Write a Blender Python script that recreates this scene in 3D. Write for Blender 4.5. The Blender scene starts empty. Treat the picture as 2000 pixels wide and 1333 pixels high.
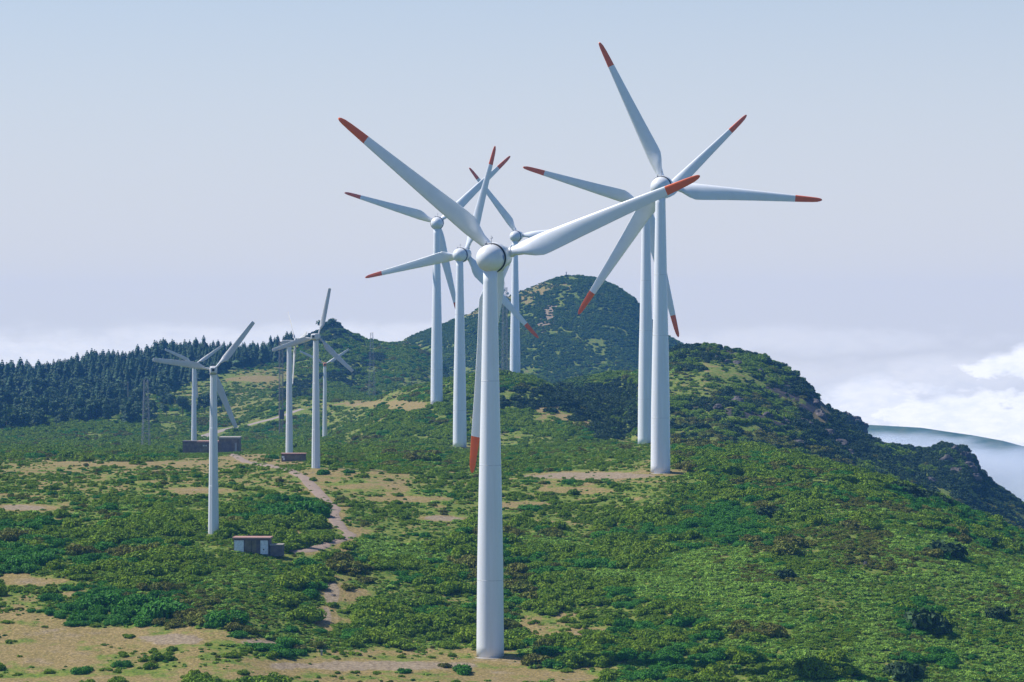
import bpy, bmesh, math, random
import numpy as np
from mathutils import Vector, Matrix

R = math.radians
F = 5671.0          # focal length in photo pixels (2000 wide)
HY = 640.0          # photo row of the true horizon
rnd = random.Random(7)
rng = np.random.default_rng(11)
scene = bpy.context.scene

# ------------------------------------------------------------------ camera
cam_d = bpy.data.cameras.new('camera')
cam = bpy.data.objects.new('camera', cam_d)
scene.collection.objects.link(cam)
cam.location = (0, 0, 0)
cam.rotation_euler = (R(90), 0, 0)
cam_d.sensor_width = 36.0
cam_d.lens = 36.0 * F / 2000.0
cam_d.shift_y = -26.5 / 2000.0
cam_d.clip_start = 1.0
cam_d.clip_end = 30000.0
scene.camera = cam

# ------------------------------------------------------------------ light
SUN_EL, SUN_B = 51.0, 17.0      # elevation; degrees behind the picture plane, from the left
SKY = 0.095
EXPO = 0.3
scene.view_settings.view_transform = 'Standard'
scene.view_settings.look = 'None'
scene.view_settings.exposure = EXPO
scene.view_settings.gamma = 1.0
scene.cycles.max_bounces = 6
scene.cycles.volume_bounces = 2
scene.cycles.transparent_max_bounces = 8
scene.cycles.use_denoising = True
sdir = Vector((-math.cos(R(SUN_B)) * math.cos(R(SUN_EL)), math.sin(R(SUN_B)) * math.cos(R(SUN_EL)), math.sin(R(SUN_EL))))
sl = bpy.data.lights.new('sun', 'SUN')
sl.energy = 5.0
sl.angle = R(0.5)
sl.color = (1.0, 0.965, 0.92)
so = bpy.data.objects.new('sun', sl)
scene.collection.objects.link(so)
so.rotation_euler = sdir.to_track_quat('Z', 'Y').to_euler()
so.location = (-300, 500, 400)

def build_world():
    w = bpy.data.worlds.new('World')
    scene.world = w
    w.use_nodes = True
    nt = w.node_tree
    nt.nodes.clear()
    N, L = nt.nodes.new, nt.links.new
    out = N('ShaderNodeOutputWorld')
    bg = N('ShaderNodeBackground')
    L(bg.outputs[0], out.inputs[0])
    sky = N('ShaderNodeTexSky')
    sky.sky_type = 'NISHITA'
    sky.sun_disc = False
    sky.sun_elevation = R(SUN_EL)
    sky.sun_rotation = R(360 - (90 - SUN_B))
    sky.altitude = 1400
    sky.air_density = 1.2
    sky.dust_density = 0.1
    sky.ozone_density = 6.0
    bg.inputs[1].default_value = SKY
    tc = N('ShaderNodeTexCoord')
    sep = N('ShaderNodeSeparateXYZ')
    L(tc.outputs['Generated'], sep.inputs[0])
    def math_(op, a, b=None, c=None, clamp=False):
        n = N('ShaderNodeMath'); n.operation = op; n.use_clamp = clamp
        for i, v in enumerate((a, b, c)):
            if v is None: continue
            if isinstance(v, (int, float)): n.inputs[i].default_value = v
            else: L(v, n.inputs[i])
        return n.outputs[0]
    X, Y, Z = sep.outputs
    az = math_('ARCTAN2', X, Y)            # radians to the right of +Y
    el = math_('ARCSINE', Z)
    comb = N('ShaderNodeCombineXYZ')
    L(math_('MULTIPLY', az, 26.0), comb.inputs[0])
    L(math_('MULTIPLY', el, 60.0), comb.inputs[1])
    no = N('ShaderNodeTexNoise'); no.inputs['Scale'].default_value = 1.0
    no.inputs['Detail'].default_value = 6; no.inputs['Roughness'].default_value = 0.55
    L(comb.outputs[0], no.inputs['Vector'])
    n1 = math_('SUBTRACT', no.outputs[0], 0.5)
    no2 = N('ShaderNodeTexNoise'); no2.inputs['Scale'].default_value = 2.7
    no2.inputs['Detail'].default_value = 5; no2.inputs['Roughness'].default_value = 0.6
    L(comb.outputs[0], no2.inputs['Vector'])
    n2 = math_('SUBTRACT', no2.outputs[0], 0.5)
    fwd = math_('MULTIPLY', math_('ADD', Y, -0.45), 2.5, clamp=True)      # pale cloud-sea air ahead; unseen sky behind is tinted blue as fill light
    no3 = N('ShaderNodeTexNoise'); no3.inputs['Scale'].default_value = 6.5
    no3.inputs['Detail'].default_value = 6; no3.inputs['Roughness'].default_value = 0.62
    L(comb.outputs[0], no3.inputs['Vector'])
    n3 = math_('SUBTRACT', no3.outputs[0], 0.5)
    # cloud banks: soft ellipses in azimuth / elevation, edges broken up by noise
    banks = [  # photo px, py, rx, ry, strength
        (1900, 822, 215, 60, 1.3), (1760, 825, 150, 45, 0.7), (1710, 800, 150, 55, 0.8), (2000, 712, 95, 28, 1.2), (1900, 735, 130, 40, 0.4),
        (1700, 800, 150, 60, 0.55), (1850, 735, 160, 34, 0.42), (1620, 745, 220, 42, 0.25),
        (2000, 960, 260, 90, 1.3), (1500, 665, 330, 22, 0.25),
        (60, 700, 330, 44, 0.5), (400, 668, 260, 30, 0.42), (640, 660, 260, 26, 0.42),
        (820, 650, 120, 20, 0.35)]
    total = None
    for px, py, rx, ry, s in banks:
        a0, e0 = math.atan((px - 1000) / F), math.atan((HY - py) / F)
        dx = math_('MULTIPLY', math_('SUBTRACT', az, a0), F / rx)
        dy = math_('MULTIPLY', math_('SUBTRACT', el, e0), F / ry)
        dx = math_('ADD', dx, math_('MULTIPLY', n2, 2.4))
        dy = math_('ADD', dy, math_('ADD', math_('MULTIPLY', n1, 2.2), math_('MULTIPLY', n2, 1.3)))
        r2 = math_('ADD', math_('MULTIPLY', dx, dx), math_('MULTIPLY', dy, dy))
        g = math_('MULTIPLY', math_('EXPONENT', math_('MULTIPLY', math_('MULTIPLY', r2, r2), -0.6)), s)
        if s > 1.0:      # the bright cumulus banks have crisper, heaped tops
            g = math_('MULTIPLY', math_('SUBTRACT', math_('ADD', g, math_('MULTIPLY', n3, 0.32)), 0.22), 1.4, clamp=True)
        total = g if total is None else math_('MAXIMUM', total, g)
    # the sea of clouds everywhere below the horizon
    below = math_('MULTIPLY', math_('SUBTRACT', math_('MULTIPLY', n1, 0.01), math_('ADD', el, 0.045)), 60.0, clamp=True)
    total = math_('MULTIPLY', math_('MINIMUM', math_('MAXIMUM', total, math_('MULTIPLY', below, 0.9)), 1.0), fwd)
    # the high thin veil: the air above the cloud sea is pale
    veil = N('ShaderNodeMix'); veil.data_type = 'RGBA'
    L(sky.outputs[0], veil.inputs['A'])
    vcol = N('ShaderNodeMix'); vcol.data_type = 'RGBA'; L(fwd, vcol.inputs['Factor'])
    vcol.inputs['A'].default_value = (2.4, 4.9, 14.0, 1); vcol.inputs['B'].default_value = (5.45, 5.85, 6.85, 1)  # A: rear sky out of view, deep blue added to fill shaded towers
    L(vcol.outputs['Result'], veil.inputs['B'])
    ael = math_('DIVIDE', math_('ABSOLUTE', el), 0.14)
    vf = math_('MULTIPLY', math_('EXPONENT', math_('MULTIPLY', math_('MULTIPLY', ael, ael), -1.0)), 0.95)
    L(vf, veil.inputs['Factor'])
    low = N('ShaderNodeMix'); low.data_type = 'RGBA'
    L(veil.outputs['Result'], low.inputs['A'])
    low.inputs['B'].default_value = (7.7, 7.35, 6.75, 1)
    L(math_('MULTIPLY', fwd, math_('MINIMUM', 1.0, math_('DIVIDE', 0.0159, math_('MAXIMUM', math_('ABSOLUTE', el), 0.001)))), low.inputs['Factor'])
    cl = N('ShaderNodeMix'); cl.data_type = 'RGBA'
    L(low.outputs['Result'], cl.inputs['A'])
    cc = N('ShaderNodeMix'); cc.data_type = 'RGBA'
    cc.inputs['A'].default_value = (9.4, 9.5, 9.6, 1); cc.inputs['B'].default_value = (12.6, 12.0, 11.2, 1)
    L(math_('ADD', math_('MULTIPLY', math_('ADD', n2, n3), 1.5), 0.80, clamp=True), cc.inputs['Factor'])
    L(cc.outputs['Result'], cl.inputs['B'])
    L(total, cl.inputs['Factor'])
    L(cl.outputs['Result'], bg.inputs[0])
build_world()

# ------------------------------------------------------------------ helpers
def W(px, py, d):
    return Vector(((px - 1000) / F * d, d, (HY - py) / F * d))

def tag(o, label=None, cat=None, group=None, kind=None):
    if label: o['label'] = label
    if cat: o['category'] = cat
    if group: o['group'] = group
    if kind: o['kind'] = kind
    return o

def link(o, parent=None):
    scene.collection.objects.link(o)
    if parent is not None: o.parent = parent
    return o

def mesh_obj(name, verts, faces, mats, parent=None, smooth=False, mi=None, do_link=True):
    me = bpy.data.meshes.new(name)
    verts = np.asarray(verts, dtype=np.float64).reshape(-1, 3)
    me.from_pydata(verts.tolist(), [], [list(f) for f in faces])
    for m in (mats if isinstance(mats, (list, tuple)) else [mats]):
        me.materials.append(m)
    if smooth: me.polygons.foreach_set('use_smooth', [True] * len(me.polygons))
    if mi is not None: me.polygons.foreach_set('material_index', mi)
    me.update()
    o = bpy.data.objects.new(name, me)
    if do_link: link(o, parent)
    return o

def empty(name, loc, rz=0.0):
    o = bpy.data.objects.new(name, None)
    link(o)
    o.location = loc
    o.rotation_euler = (0, 0, rz)
    o.empty_display_size = 1
    return o

class MB:
    def __init__(s): s.v = []; s.f = []
    def add(s, v, f):
        b = len(s.v); s.v += [tuple(p) for p in v]; s.f += [tuple(i + b for i in q) for q in f]
    def box(s, c, h, rz=0.0, bev=0.0):
        cx, cy, cz = c; hx, hy, hz = h
        ca, sa = math.cos(rz), math.sin(rz)
        pts = []
        for z in (-hz, hz):
            for x, y in ((-hx, -hy), (hx, -hy), (hx, hy), (-hx, hy)):
                pts.append((cx + x * ca - y * sa, cy + x * sa + y * ca, cz + z))
        s.add(pts, [(3, 2, 1, 0), (4, 5, 6, 7), (0, 1, 5, 4), (1, 2, 6, 5), (2, 3, 7, 6), (3, 0, 4, 7)])
    def bar(s, a, b, r, n=4, r2=None):
        a, b = Vector(a), Vector(b); d = (b - a)
        if d.length < 1e-6: return
        q = d.to_track_quat('Z', 'Y'); r2 = r if r2 is None else r2
        pts = []
        for p, rr in ((a, r), (b, r2)):
            for k in range(n):
                t = 2 * math.pi * (k + .5) / n
                pts.append(p + q @ Vector((rr * math.cos(t), rr * math.sin(t), 0)))
        fs = [(k, (k + 1) % n, n + (k + 1) % n, n + k) for k in range(n)]
        fs += [tuple(range(n - 1, -1, -1)), tuple(range(n, 2 * n))]
        s.add(pts, fs)
    def lathe(s, prof, n=48, axis='Z', off=(0, 0, 0)):
        pts = []; fs = []
        for (h, r) in prof:
            for k in range(n):
                t = 2 * math.pi * k / n
                c, q = r * math.cos(t), r * math.sin(t)
                p = (c, q, h) if axis == 'Z' else (q, h, c)
                pts.append((p[0] + off[0], p[1] + off[1], p[2] + off[2]))
        m = len(prof)
        for i in range(m - 1):
            for k in range(n):
                a, b = i * n + k, i * n + (k + 1) % n
                fs.append((a, b, b + n, a + n))
        if prof[0][1] > 1e-4: fs.append(tuple(range(n - 1, -1, -1)))
        if prof[-1][1] > 1e-4: fs.append(tuple(range((m - 1) * n, m * n)))
        s.add(pts, fs)
    def build(s, name, mat, parent=None, smooth=False, do_link=True):
        return mesh_obj(name, s.v, s.f, mat, parent, smooth, do_link=do_link)

# ---- value noise in numpy
def _hash(ix, iy, seed):
    h = (ix.astype(np.int64) * 374761393 + iy.astype(np.int64) * 668265263 + seed * 144269504) & 0x7fffffff
    h = ((h ^ (h >> 13)) * 1274126177) & 0x7fffffff
    h = h ^ (h >> 16)
    return (h & 0xffff) / 65535.0
def vnoise(x, y, seed=0):
    x0, y0 = np.floor(x), np.floor(y)
    fx, fy = x - x0, y - y0
    fx = fx * fx * (3 - 2 * fx); fy = fy * fy * (3 - 2 * fy)
    a, b = _hash(x0, y0, seed), _hash(x0 + 1, y0, seed)
    c, d = _hash(x0, y0 + 1, seed), _hash(x0 + 1, y0 + 1, seed)
    return (a + (b - a) * fx) * (1 - fy) + (c + (d - c) * fx) * fy - 0.5
def fbm(x, y, seed=0, oct=4, gain=0.5):
    t = np.zeros_like(np.asarray(x, dtype=float)); a = 1.0
    for i in range(oct):
        t = t + a * vnoise(x * 2 ** i + 17.3 * i, y * 2 ** i - 9.1 * i, seed + i)
        a *= gain
    return t

# ------------------------------------------------------------------ terrain
COLS = np.array([-400, 0, 200, 417, 617, 800, 957, 1130, 1290, 1500, 1750, 2000, 2400], float)
TAB = {
 380: [1450, 1450, 1450, 1450, 1475, 1495, 1510, 1525, 1535, 1560, 1590, 1620, 1660],
 430: [1310, 1310, 1310, 1305, 1335, 1350, 1365, 1380, 1385, 1395, 1415, 1450, 1500],
 465: [1205, 1205, 1205, 1195, 1240, 1270, 1284, 1283, 1275, 1270, 1290, 1330, 1400],
 530: [1045, 1045, 1045, 1045, 1062, 1090, 1105, 1105, 1092, 1090, 1110, 1165, 1250],
 600: [965, 965, 965, 968, 970, 985, 997, 1000, 985, 985, 1005, 1090, 1200],
 655: [925, 925, 925, 925, 917, 925, 935, 930, 920, 925, 955, 1052, 1180],
 720: [910, 908, 907, 905, 898, 900, 905, 898, 888, 893, 960, 1090, 1250],
 786: [900, 898, 896, 893, 887, 887, 890, 878, 866, 885, 990, 1130, 1300],
 860: [893, 892, 890, 888, 881, 879, 882, 870, 872, 920, 1040, 1160, 1300],
 930: [888, 888, 886, 887, 876, 872, 874, 860, 885, 930, 1060, 1180, 1330],
 1046: [878, 878, 876, 878, 866, 803, 778, 800, 850, 900, 1000, 1150, 1300],
 1130: [872, 872, 868, 868, 859, 772, 726, 775, 800, 880, 980, 1150, 1300],
 1189: [866, 865, 860, 860, 857, 756, 745, 772, 765, 860, 980, 1150, 1300],
 1250: [850, 848, 845, 850, 835, 765, 790, 742, 728, 860, 980, 1150, 1300],
 1350: [835, 832, 822, 812, 778, 790, 820, 790, 760, 880, 980, 1150, 1300],
 1500: [790, 785, 780, 770, 765, 800, 850, 830, 830, 900, 1000, 1150, 1300],
 1650: [764, 761, 738, 708, 718, 800, 850, 850, 850, 900, 1000, 1100, 1250],
 1750: [762, 755, 738, 708, 720, 820, 850, 850, 850, 900, 1000, 1100, 1200],
 1950: [800, 800, 790, 780, 780, 840, 860, 860, 880, 930, 1000, 1100, 1200],
 2400: [900, 900, 900, 900, 900, 900, 900, 900, 930, 980, 1050, 1100, 1200],
}
TD = np.array(sorted(TAB), float)
TZ = np.array([[(HY - p) / F * d for p in TAB[int(d)]] for d in TD])

def _cubic(xs, ys, x):
    """Monotone-ish cubic Hermite along the last axis of ys; x any shape -> index + weights."""
    i = np.clip(np.searchsorted(xs, x) - 1, 0, len(xs) - 2)
    t = np.clip((x - xs[i]) / (xs[i + 1] - xs[i]), 0, 1)
    return i, t
def _pchip_slopes(xs, ys, axis):
    ys = np.moveaxis(ys, axis, 0)
    h = np.diff(xs)[:, None]; dl = np.diff(ys, axis=0) / h
    m = np.zeros_like(ys)
    m[0], m[-1] = dl[0], dl[-1]
    w = (h[:-1] * dl[1:] + h[1:] * dl[:-1]) / (h[:-1] + h[1:])
    lim = 3 * np.minimum(abs(dl[:-1]), abs(dl[1:]))
    w = np.clip(w, -lim, lim); w[dl[:-1] * dl[1:] <= 0] = 0
    m[1:-1] = w
    return np.moveaxis(m, 0, axis)
# refine the table onto a fine grid once: first along d, then along u
FD = np.concatenate([np.linspace(380, 1400, 256), np.linspace(1405, 2400, 130)])
FU = np.linspace(-400, 2400, 281)
def _refine(xs, ys, xf):
    m = _pchip_slopes(xs, ys, 0)
    i, t = _cubic(xs, ys, xf); t = t[:, None]; h = (xs[i + 1] - xs[i])[:, None]
    h00 = 2*t**3 - 3*t**2 + 1; h10 = t**3 - 2*t**2 + t; h01 = -2*t**3 + 3*t**2; h11 = t**3 - t**2
    return h00 * ys[i] + h10 * h * m[i] + h01 * ys[i + 1] + h11 * h * m[i + 1]
ZF = _refine(TD, TZ, FD)
ZF = _refine(COLS, ZF.T, FU).T            # [d, u]

def lerp2(G, xs, ys, x, y):
    i = np.clip(np.searchsorted(ys, y) - 1, 0, len(ys) - 2); j = np.clip(np.searchsorted(xs, x) - 1, 0, len(xs) - 2)
    ty = np.clip((y - ys[i]) / (ys[i + 1] - ys[i]), 0, 1); tx = np.clip((x - xs[j]) / (xs[j + 1] - xs[j]), 0, 1)
    return (G[i, j] * (1 - tx) + G[i, j + 1] * tx) * (1 - ty) + (G[i + 1, j] * (1 - tx) + G[i + 1, j + 1] * tx) * ty

RIDGES = {   # crest points (photo px, photo py), crest distance, base rows (px, py), front depth, back depth, exponent
 'peak': dict(c=[(520, 800), (640, 722), (740, 680), (780, 668), (840, 645), (900, 620), (960, 592), (1000, 577), (1060, 552), (1100, 541), (1130, 539),
                 (1165, 544), (1200, 558), (1235, 582), (1262, 615), (1290, 650), (1330, 672), (1400, 720), (1500, 800)],
              d=2100, b=[(500, 800), (1000, 765), (1500, 800)], fd=230, bd=260, e=1.15),
 'knoll': dict(c=[(380, 760), (470, 712), (540, 685), (600, 660), (620, 650), (640, 643), (665, 643), (690, 655), (720, 666), (760, 672), (800, 674), (850, 700), (920, 760)],
               d=1750, b=[(300, 775), (620, 785), (1000, 800)], fd=230, bd=150, e=1.0),
 'ridge': dict(c=[(1180, 800), (1250, 730), (1300, 692), (1330, 680), (1380, 674), (1440, 684), (1500, 703), (1540, 722), (1570, 745), (1592, 770), (1640, 817), (1680, 848),
                  (1700, 860), (1750, 872), (1800, 880), (1825, 874), (1850, 870), (1882, 874), (1897, 890), (1915, 925), (1935, 945), (1965, 966), (2000, 993), (2100, 1050), (2400, 1200)],
               d=1150, b=[(1180, 860), (1290, 870), (1500, 905), (1700, 975), (1900, 1075), (2000, 1130), (2400, 1300)], fd=240, bd=130, e=0.8),
 'knob': dict(c=[(1500, 800), (1560, 798), (1630, 804), (1655, 807), (1675, 818), (1688, 835), (1697, 855), (1708, 900), (1760, 960)],
              d=1400, b=[(1500, 900), (1760, 980)], fd=120, bd=90, e=0.8),
}
def height(x, y, detail=True):
    x = np.asarray(x, float); y = np.asarray(y, float)
    d = np.maximum(y, 1.0)
    u = 1000 + F * x / d
    uc = np.clip(u, -400, 2400)
    z = lerp2(ZF, FU, FD, uc, np.clip(d, 380, 2400))
    near = np.clip((380 - d) / 130.0, 0, 1); near = near * near * (3 - 2 * near)
    z = z * (1 - near) + near * (-64.0)
    z = np.where(d < 210, np.maximum(-3 - 0.30 * d, z), z)
    far = np.clip((d - 2300) / 2300, 0, 1)
    z = z - 800 * far ** 0.7 * (d > 2300)
    for nm, r in RIDGES.items():
        cu, cp = np.array(r['c'], float).T; bu, bp = np.array(r['b'], float).T
        dc = r['d'] + 18 * vnoise(u / 90.0, u * 0 + 3.3, 5)
        zc = (HY - np.interp(u, cu, cp)) / F * r['d']
        zb = (HY - np.interp(u, bu, bp)) / F * (r['d'] - r['fd'])
        s = np.where(d < dc, (dc - d) / r['fd'], (d - dc) / r['bd'])
        s = np.sqrt(s * s + 0.0016) - 0.04
        zr = zc - np.maximum(zc - zb, 1.0) * s ** r['e'] * np.where(s > 1, 1.6, 1.0)
        edge = np.clip(np.minimum(u - cu[0], cu[-1] - u) / 60.0, 0, 1)
        zr = np.where((edge > 0) & (s < 3), zr - 60 * (1 - edge) ** 2, -1e4)
        rough = {'ridge': 2.6, 'knob': 2.5, 'peak': 2.0, 'knoll': 1.2}[nm]
        env = np.clip(s * 4, 0.12, 1)
        zr = zr + rough * env * (fbm(x / 34.0, y / 48.0, 21, 3) * 1.6 - abs(fbm(x / 20.0, y / 30.0, 31, 2)))
        k = 2.5
        hh = np.clip(0.5 + 0.5 * (zr - z) / k, 0, 1)
        z = z * (1 - hh) + zr * hh + k * hh * (1 - hh) * 0.5
    if detail:
        z = z + 0.8 * fbm(x / 38.0, y / 55.0, 3, 3) + 0.28 * fbm(x / 7.0, y / 9.0, 9, 2)
    return z
def hz(x, y): return float(height(np.array([x]), np.array([y]))[0])

# ------------------------------------------------------------------ ground cover map (what grows where; K and R also darken slopes to stand for shade)
COVER = {
 537: 'hhhhhhhhhhhhhhhhhhhhhhhhhhhhhhhhhhhhhhhh',
 562: 'hhhhhhhhhhhhhhhhhhhhoohhhhhhhhhhhhhhhhhh',
 587: 'hhhhhhhhhhhhhhhhhhhoohhhhhhhhhhhhhhhhhhh',
 612: 'hhhhhhhhhhhhhhhhhhohhhhhhhhhhhhhhhhhhhhh',
 637: 'PPPPPPPPPPPPKKhhhhhhhhhhhhhhhhhhhhhhhhhh',
 662: 'PPPPPPPPPPPPKKsohhhhhhhhhhhKKKKKKDDDDDDD',
 687: 'PPPPPPPPPPPsssssshhhhhhhhKKKRRKKKKDDDDDD',
 712: 'PPPPPPPPPPsssKKsshhhhhhhhhsggsRRKKKDDDDD',
 737: 'PPPPPPPPPmmmKKssgggsshhsssgggssRKKKDDDDD',
 762: 'PPPPPPPgggmKsssgggsssKKKKsggssRKKKRRRRRR',
 787: 'PPPggPsggmggggmmsssKKKKKKssRKssRKKRRRRRR',
 812: 'gPggPggsmmssggmssssssmKKKKssRRsKKRRRRRRR',
 837: 'ssssssggsssssggssssssssKKsssssRKKKRRRRRR',
 862: 'sssgssssgssssgssssggggggggsssssKKKRRRRRR',
 887: 'sssssssggmsssggssgggggggggssssssKKsKKRRR',
 912: 'ttttmttttmmsmggggggggggmmmssssssssKKKRRR',
 937: 'mmmmmmmmmmmmtmttmmmmmttmmmgssssssssKKKKK',
 962: 'gmgmmgmmmggmtmmtmmgmmgggggssssssssDKKKKK',
 987: 'mmmgggggggDDDtggggggggggggDDDsssBBBDDDDD',
 1012: 'ggggsgsggDDDDtggggggggggssDDDDssssBBsDDD',
 1037: 'ssssssssssssmtggggsssssssDDDDDsBBBBBsssD',
 1062: 'ssssssssssssstFFFssssFFssssDDDBBBBFFFFss',
 1087: 'DDDDssssssssmsFFFFssssssssFFFBBBBBFFDFFF',
 1112: 'DDDDDssssFFFssssssssssFFFFFFFFBBBBBFFFFF',
 1137: 'tsssssssFFFFsmsssssssssssFFFFFFFFFFFFFFF',
 1162: 'ssDDDsssssssstssssssssssDFFFFFFFFFFFFFFF',
 1187: 'mmDDDDDDFssssmssssssssssDDDFFFFFFFFDDFFF',
 1212: 'tttDDDDDsssssmssDDsstmmssssFFFFFFFFDDFFF',
 1237: 'tttttttttDDDDDssssstttmsDDDssssFFFFDDFFF',
 1262: 'ttttttttmFFFssssssssssssDDDDFFFFFFFFFFFF',
 1287: 'ttttmmmtggDDmmttttttsssssDDDDDFFFFFDDFFF',
 1312: 'ggmmmmmmttttttttttttmmmmDDDDDssssFFDFFFF',
 1337: 'ggggggmssssmttttttmmmsmmssssssFFFFFFFFFF',
}
CL = 'tmgsDFBRhoPK'
CY = np.array(sorted(COVER), float)
CG = np.array([[CL.index(c) for c in COVER[int(y)]] for y in CY])
def cover(px, py, x, y):
    jx = px + 44 * fbm(x / 16.0, y / 26.0, 41, 4) + 15 * vnoise(x / 3.0, y / 5.0, 47)
    jy = py + 26 * fbm(x / 16.0, y / 26.0, 51, 4) + 9 * vnoise(x / 3.0, y / 5.0, 57)
    i = np.clip(np.rint((jy - CY[0]) / 25.0).astype(int), 0, len(CY) - 1)
    j = np.clip(np.floor(jx / 50.0).astype(int), 0, 39)
    return CG[i, j]
# tan clearings and dirt patches, in photo px (cx, cy, rx, ry)
CLEAR = [(1140, 929, 120, 9), (330, 1247, 75, 17), (720, 1300, 250, 14), (510, 1255, 50, 9), (1180, 1237, 60, 11), (655, 1160, 26, 30), (638, 1205, 26, 26), (672, 1100, 16, 16), (700, 1160, 40, 12), (670, 1070, 22, 10),
         (60, 1285, 130, 24), (180, 1238, 140, 14), (280, 906, 220, 6), (560, 905, 40, 5), (720, 950, 60, 7), (800, 975, 90, 6), (1130, 958, 80, 7), (690, 1040, 36, 9),
         (1020, 985, 60, 8), (870, 1012, 50, 7), (400, 960, 60, 8), (50, 992, 60, 7), (1066, 800, 26, 7), (1072, 611, 9, 14), (1060, 634, 13, 5), (1100, 813, 26, 7), (1135, 828, 24, 6), (1600, 800, 22, 26), (500, 740, 60, 8),
         (760, 790, 110, 7), (800, 800, 60, 6), (490, 895, 60, 9), (640, 925, 60, 10), (585, 1043, 40, 8), (150, 1160, 30, 6), (60, 1135, 70, 10),
         (960, 1292, 70, 10), (1290, 925, 60, 7), (100, 1330, 200, 10), (1030, 1320, 160, 16)]
def clearing(px, py, x, y):
    w = 0.55 * fbm(x / 9.0, y / 14.0, 61, 4)
    best = np.zeros_like(px)
    for cx, cy, rx, ry in CLEAR:
        r = np.sqrt(((px - cx) / rx) ** 2 + ((py - cy) / ry) ** 2)
        best = np.maximum(best, np.clip((1.25 - r + w) / 0.5, 0, 1))
    return best

# ------------------------------------------------------------------ materials
def new_mat(name):
    m = bpy.data.materials.new(name); m.use_nodes = True
    nt = m.node_tree
    return m, nt, nt.nodes['Principled BSDF'], nt.nodes.new, nt.links.new
def ramp(nt, fac, stops):
    n = nt.nodes.new('ShaderNodeValToRGB')
    el = n.color_ramp.elements
    while len(el) > 1: el.remove(el[-1])
    el[0].position, el[0].color = stops[0][0], (*stops[0][1], 1)
    for p, c in stops[1:]:
        e = el.new(p); e.color = (*c, 1)
    nt.links.new(fac, n.inputs[0])
    return n.outputs[0]
def noise(nt, scale, detail=4, rough=0.5, vec=None, obj=True):
    n = nt.nodes.new('ShaderNodeTexNoise')
    n.inputs['Scale'].default_value = scale; n.inputs['Detail'].default_value = detail; n.inputs['Roughness'].default_value = rough
    if vec is None:
        tc = nt.nodes.new('ShaderNodeTexCoord'); vec = tc.outputs['Object']
    nt.links.new(vec, n.inputs['Vector'])
    return n.outputs[0]
def mixc(nt, fac, a, b, mode='MIX'):
    n = nt.nodes.new('ShaderNodeMix'); n.data_type = 'RGBA'; n.blend_type = mode
    for s, v in (('Factor', fac), ('A', a), ('B', b)):
        if isinstance(v, (int, float)): n.inputs[s].default_value = v
        elif isinstance(v, tuple): n.inputs[s].default_value = (*v, 1) if len(v) == 3 else v
        else: nt.links.new(v, n.inputs[s])
    return n.outputs['Result']
def mth(nt, op, a, b, clamp=False):
    n = nt.nodes.new('ShaderNodeMath'); n.operation = op; n.use_clamp = clamp
    for i, v in enumerate((a, b)):
        if isinstance(v, (int, float)): n.inputs[i].default_value = v
        else: nt.links.new(v, n.inputs[i])
    return n.outputs[0]

def paint(name, col, rough=0.35, grime=0.06, streak=False, dirt=(0.30, 0.24, 0.17), scale=0.4):
    m, nt, b, N, L = new_mat(name)
    tc = N('ShaderNodeTexCoord')
    mp = N('ShaderNodeMapping'); L(tc.outputs['Object'], mp.inputs[0])
    mp.inputs['Scale'].default_value = (1.6, 1.6, 0.10) if streak else (1, 1, 1)
    f = noise(nt, scale * 2, 5, 0.6, mp.outputs[0])
    f2 = noise(nt, scale * 6, 4, 0.6)
    g = mth(nt, 'MULTIPLY', mth(nt, 'MULTIPLY', mth(nt, 'SUBTRACT', f, 0.42, True), 4.0, True), grime * 2)
    c = mixc(nt, g, col, dirt)
    c = mixc(nt, mth(nt, 'MULTIPLY', f2, grime), c, dirt)
    L(c, b.inputs['Base Color'])
    b.inputs['Roughness'].default_value = rough
    b.inputs['Specular IOR Level'].default_value = 0.35
    return m
M_TOWER = paint('turbine_tower_paint', (0.82, 0.825, 0.825), 0.38, 0.05, True)
M_BLADE = paint('blade_gelcoat', (0.80, 0.81, 0.815), 0.32, 0.03)
M_NAC = paint('nacelle_paint', (0.80, 0.80, 0.79), 0.32, 0.06)
M_RED = paint('signal_red_paint', (0.88, 0.14, 0.02), 0.4, 0.10, dirt=(0.35, 0.10, 0.06))
M_DARK = paint('black_gap', (0.015, 0.017, 0.022), 0.6, 0.02)
M_GREY = paint('grey_metal', (0.30, 0.31, 0.32), 0.5, 0.2)
M_SEAM = paint('tower_seam', (0.68, 0.69, 0.70), 0.45, 0.1)
M_GALV = paint('galvanised_steel', (0.22, 0.24, 0.27), 0.5, 0.2)
M_BLUE = paint('emblem_blue', (0.03, 0.16, 0.50), 0.4, 0.02)
M_STOW = paint('faceted_tower_paint', (0.70, 0.71, 0.71), 0.42, 0.08, True)
M_RUST = paint('faded_red_nacelle', (0.50, 0.17, 0.10), 0.6, 0.3)
M_OLDW = paint('weathered_white', (0.62, 0.62, 0.62), 0.5, 0.12)
M_CONC = paint('concrete', (0.36, 0.34, 0.31), 0.85, 0.4)
M_WALL = paint('brown_render', (0.105, 0.075, 0.075), 0.9, 0.3)
M_ROOF = paint('reddish_roof', (0.42, 0.20, 0.17), 0.8, 0.3)
M_DOOR = paint('olive_brown_door', (0.135, 0.105, 0.062), 0.7, 0.3)
M_PANEL = paint('peeling_white_panel', (0.80, 0.81, 0.82), 0.6, 0.14, dirt=(0.12, 0.11, 0.11), scale=1.6)
M_DGREY = paint('dark_grey_render', (0.10, 0.085, 0.10), 0.9, 0.2)
M_MAST = paint('weathered_mast_steel', (0.13, 0.14, 0.16), 0.6, 0.2)
M_BARK = paint('bark', (0.10, 0.075, 0.055), 0.9, 0.3)

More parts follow.
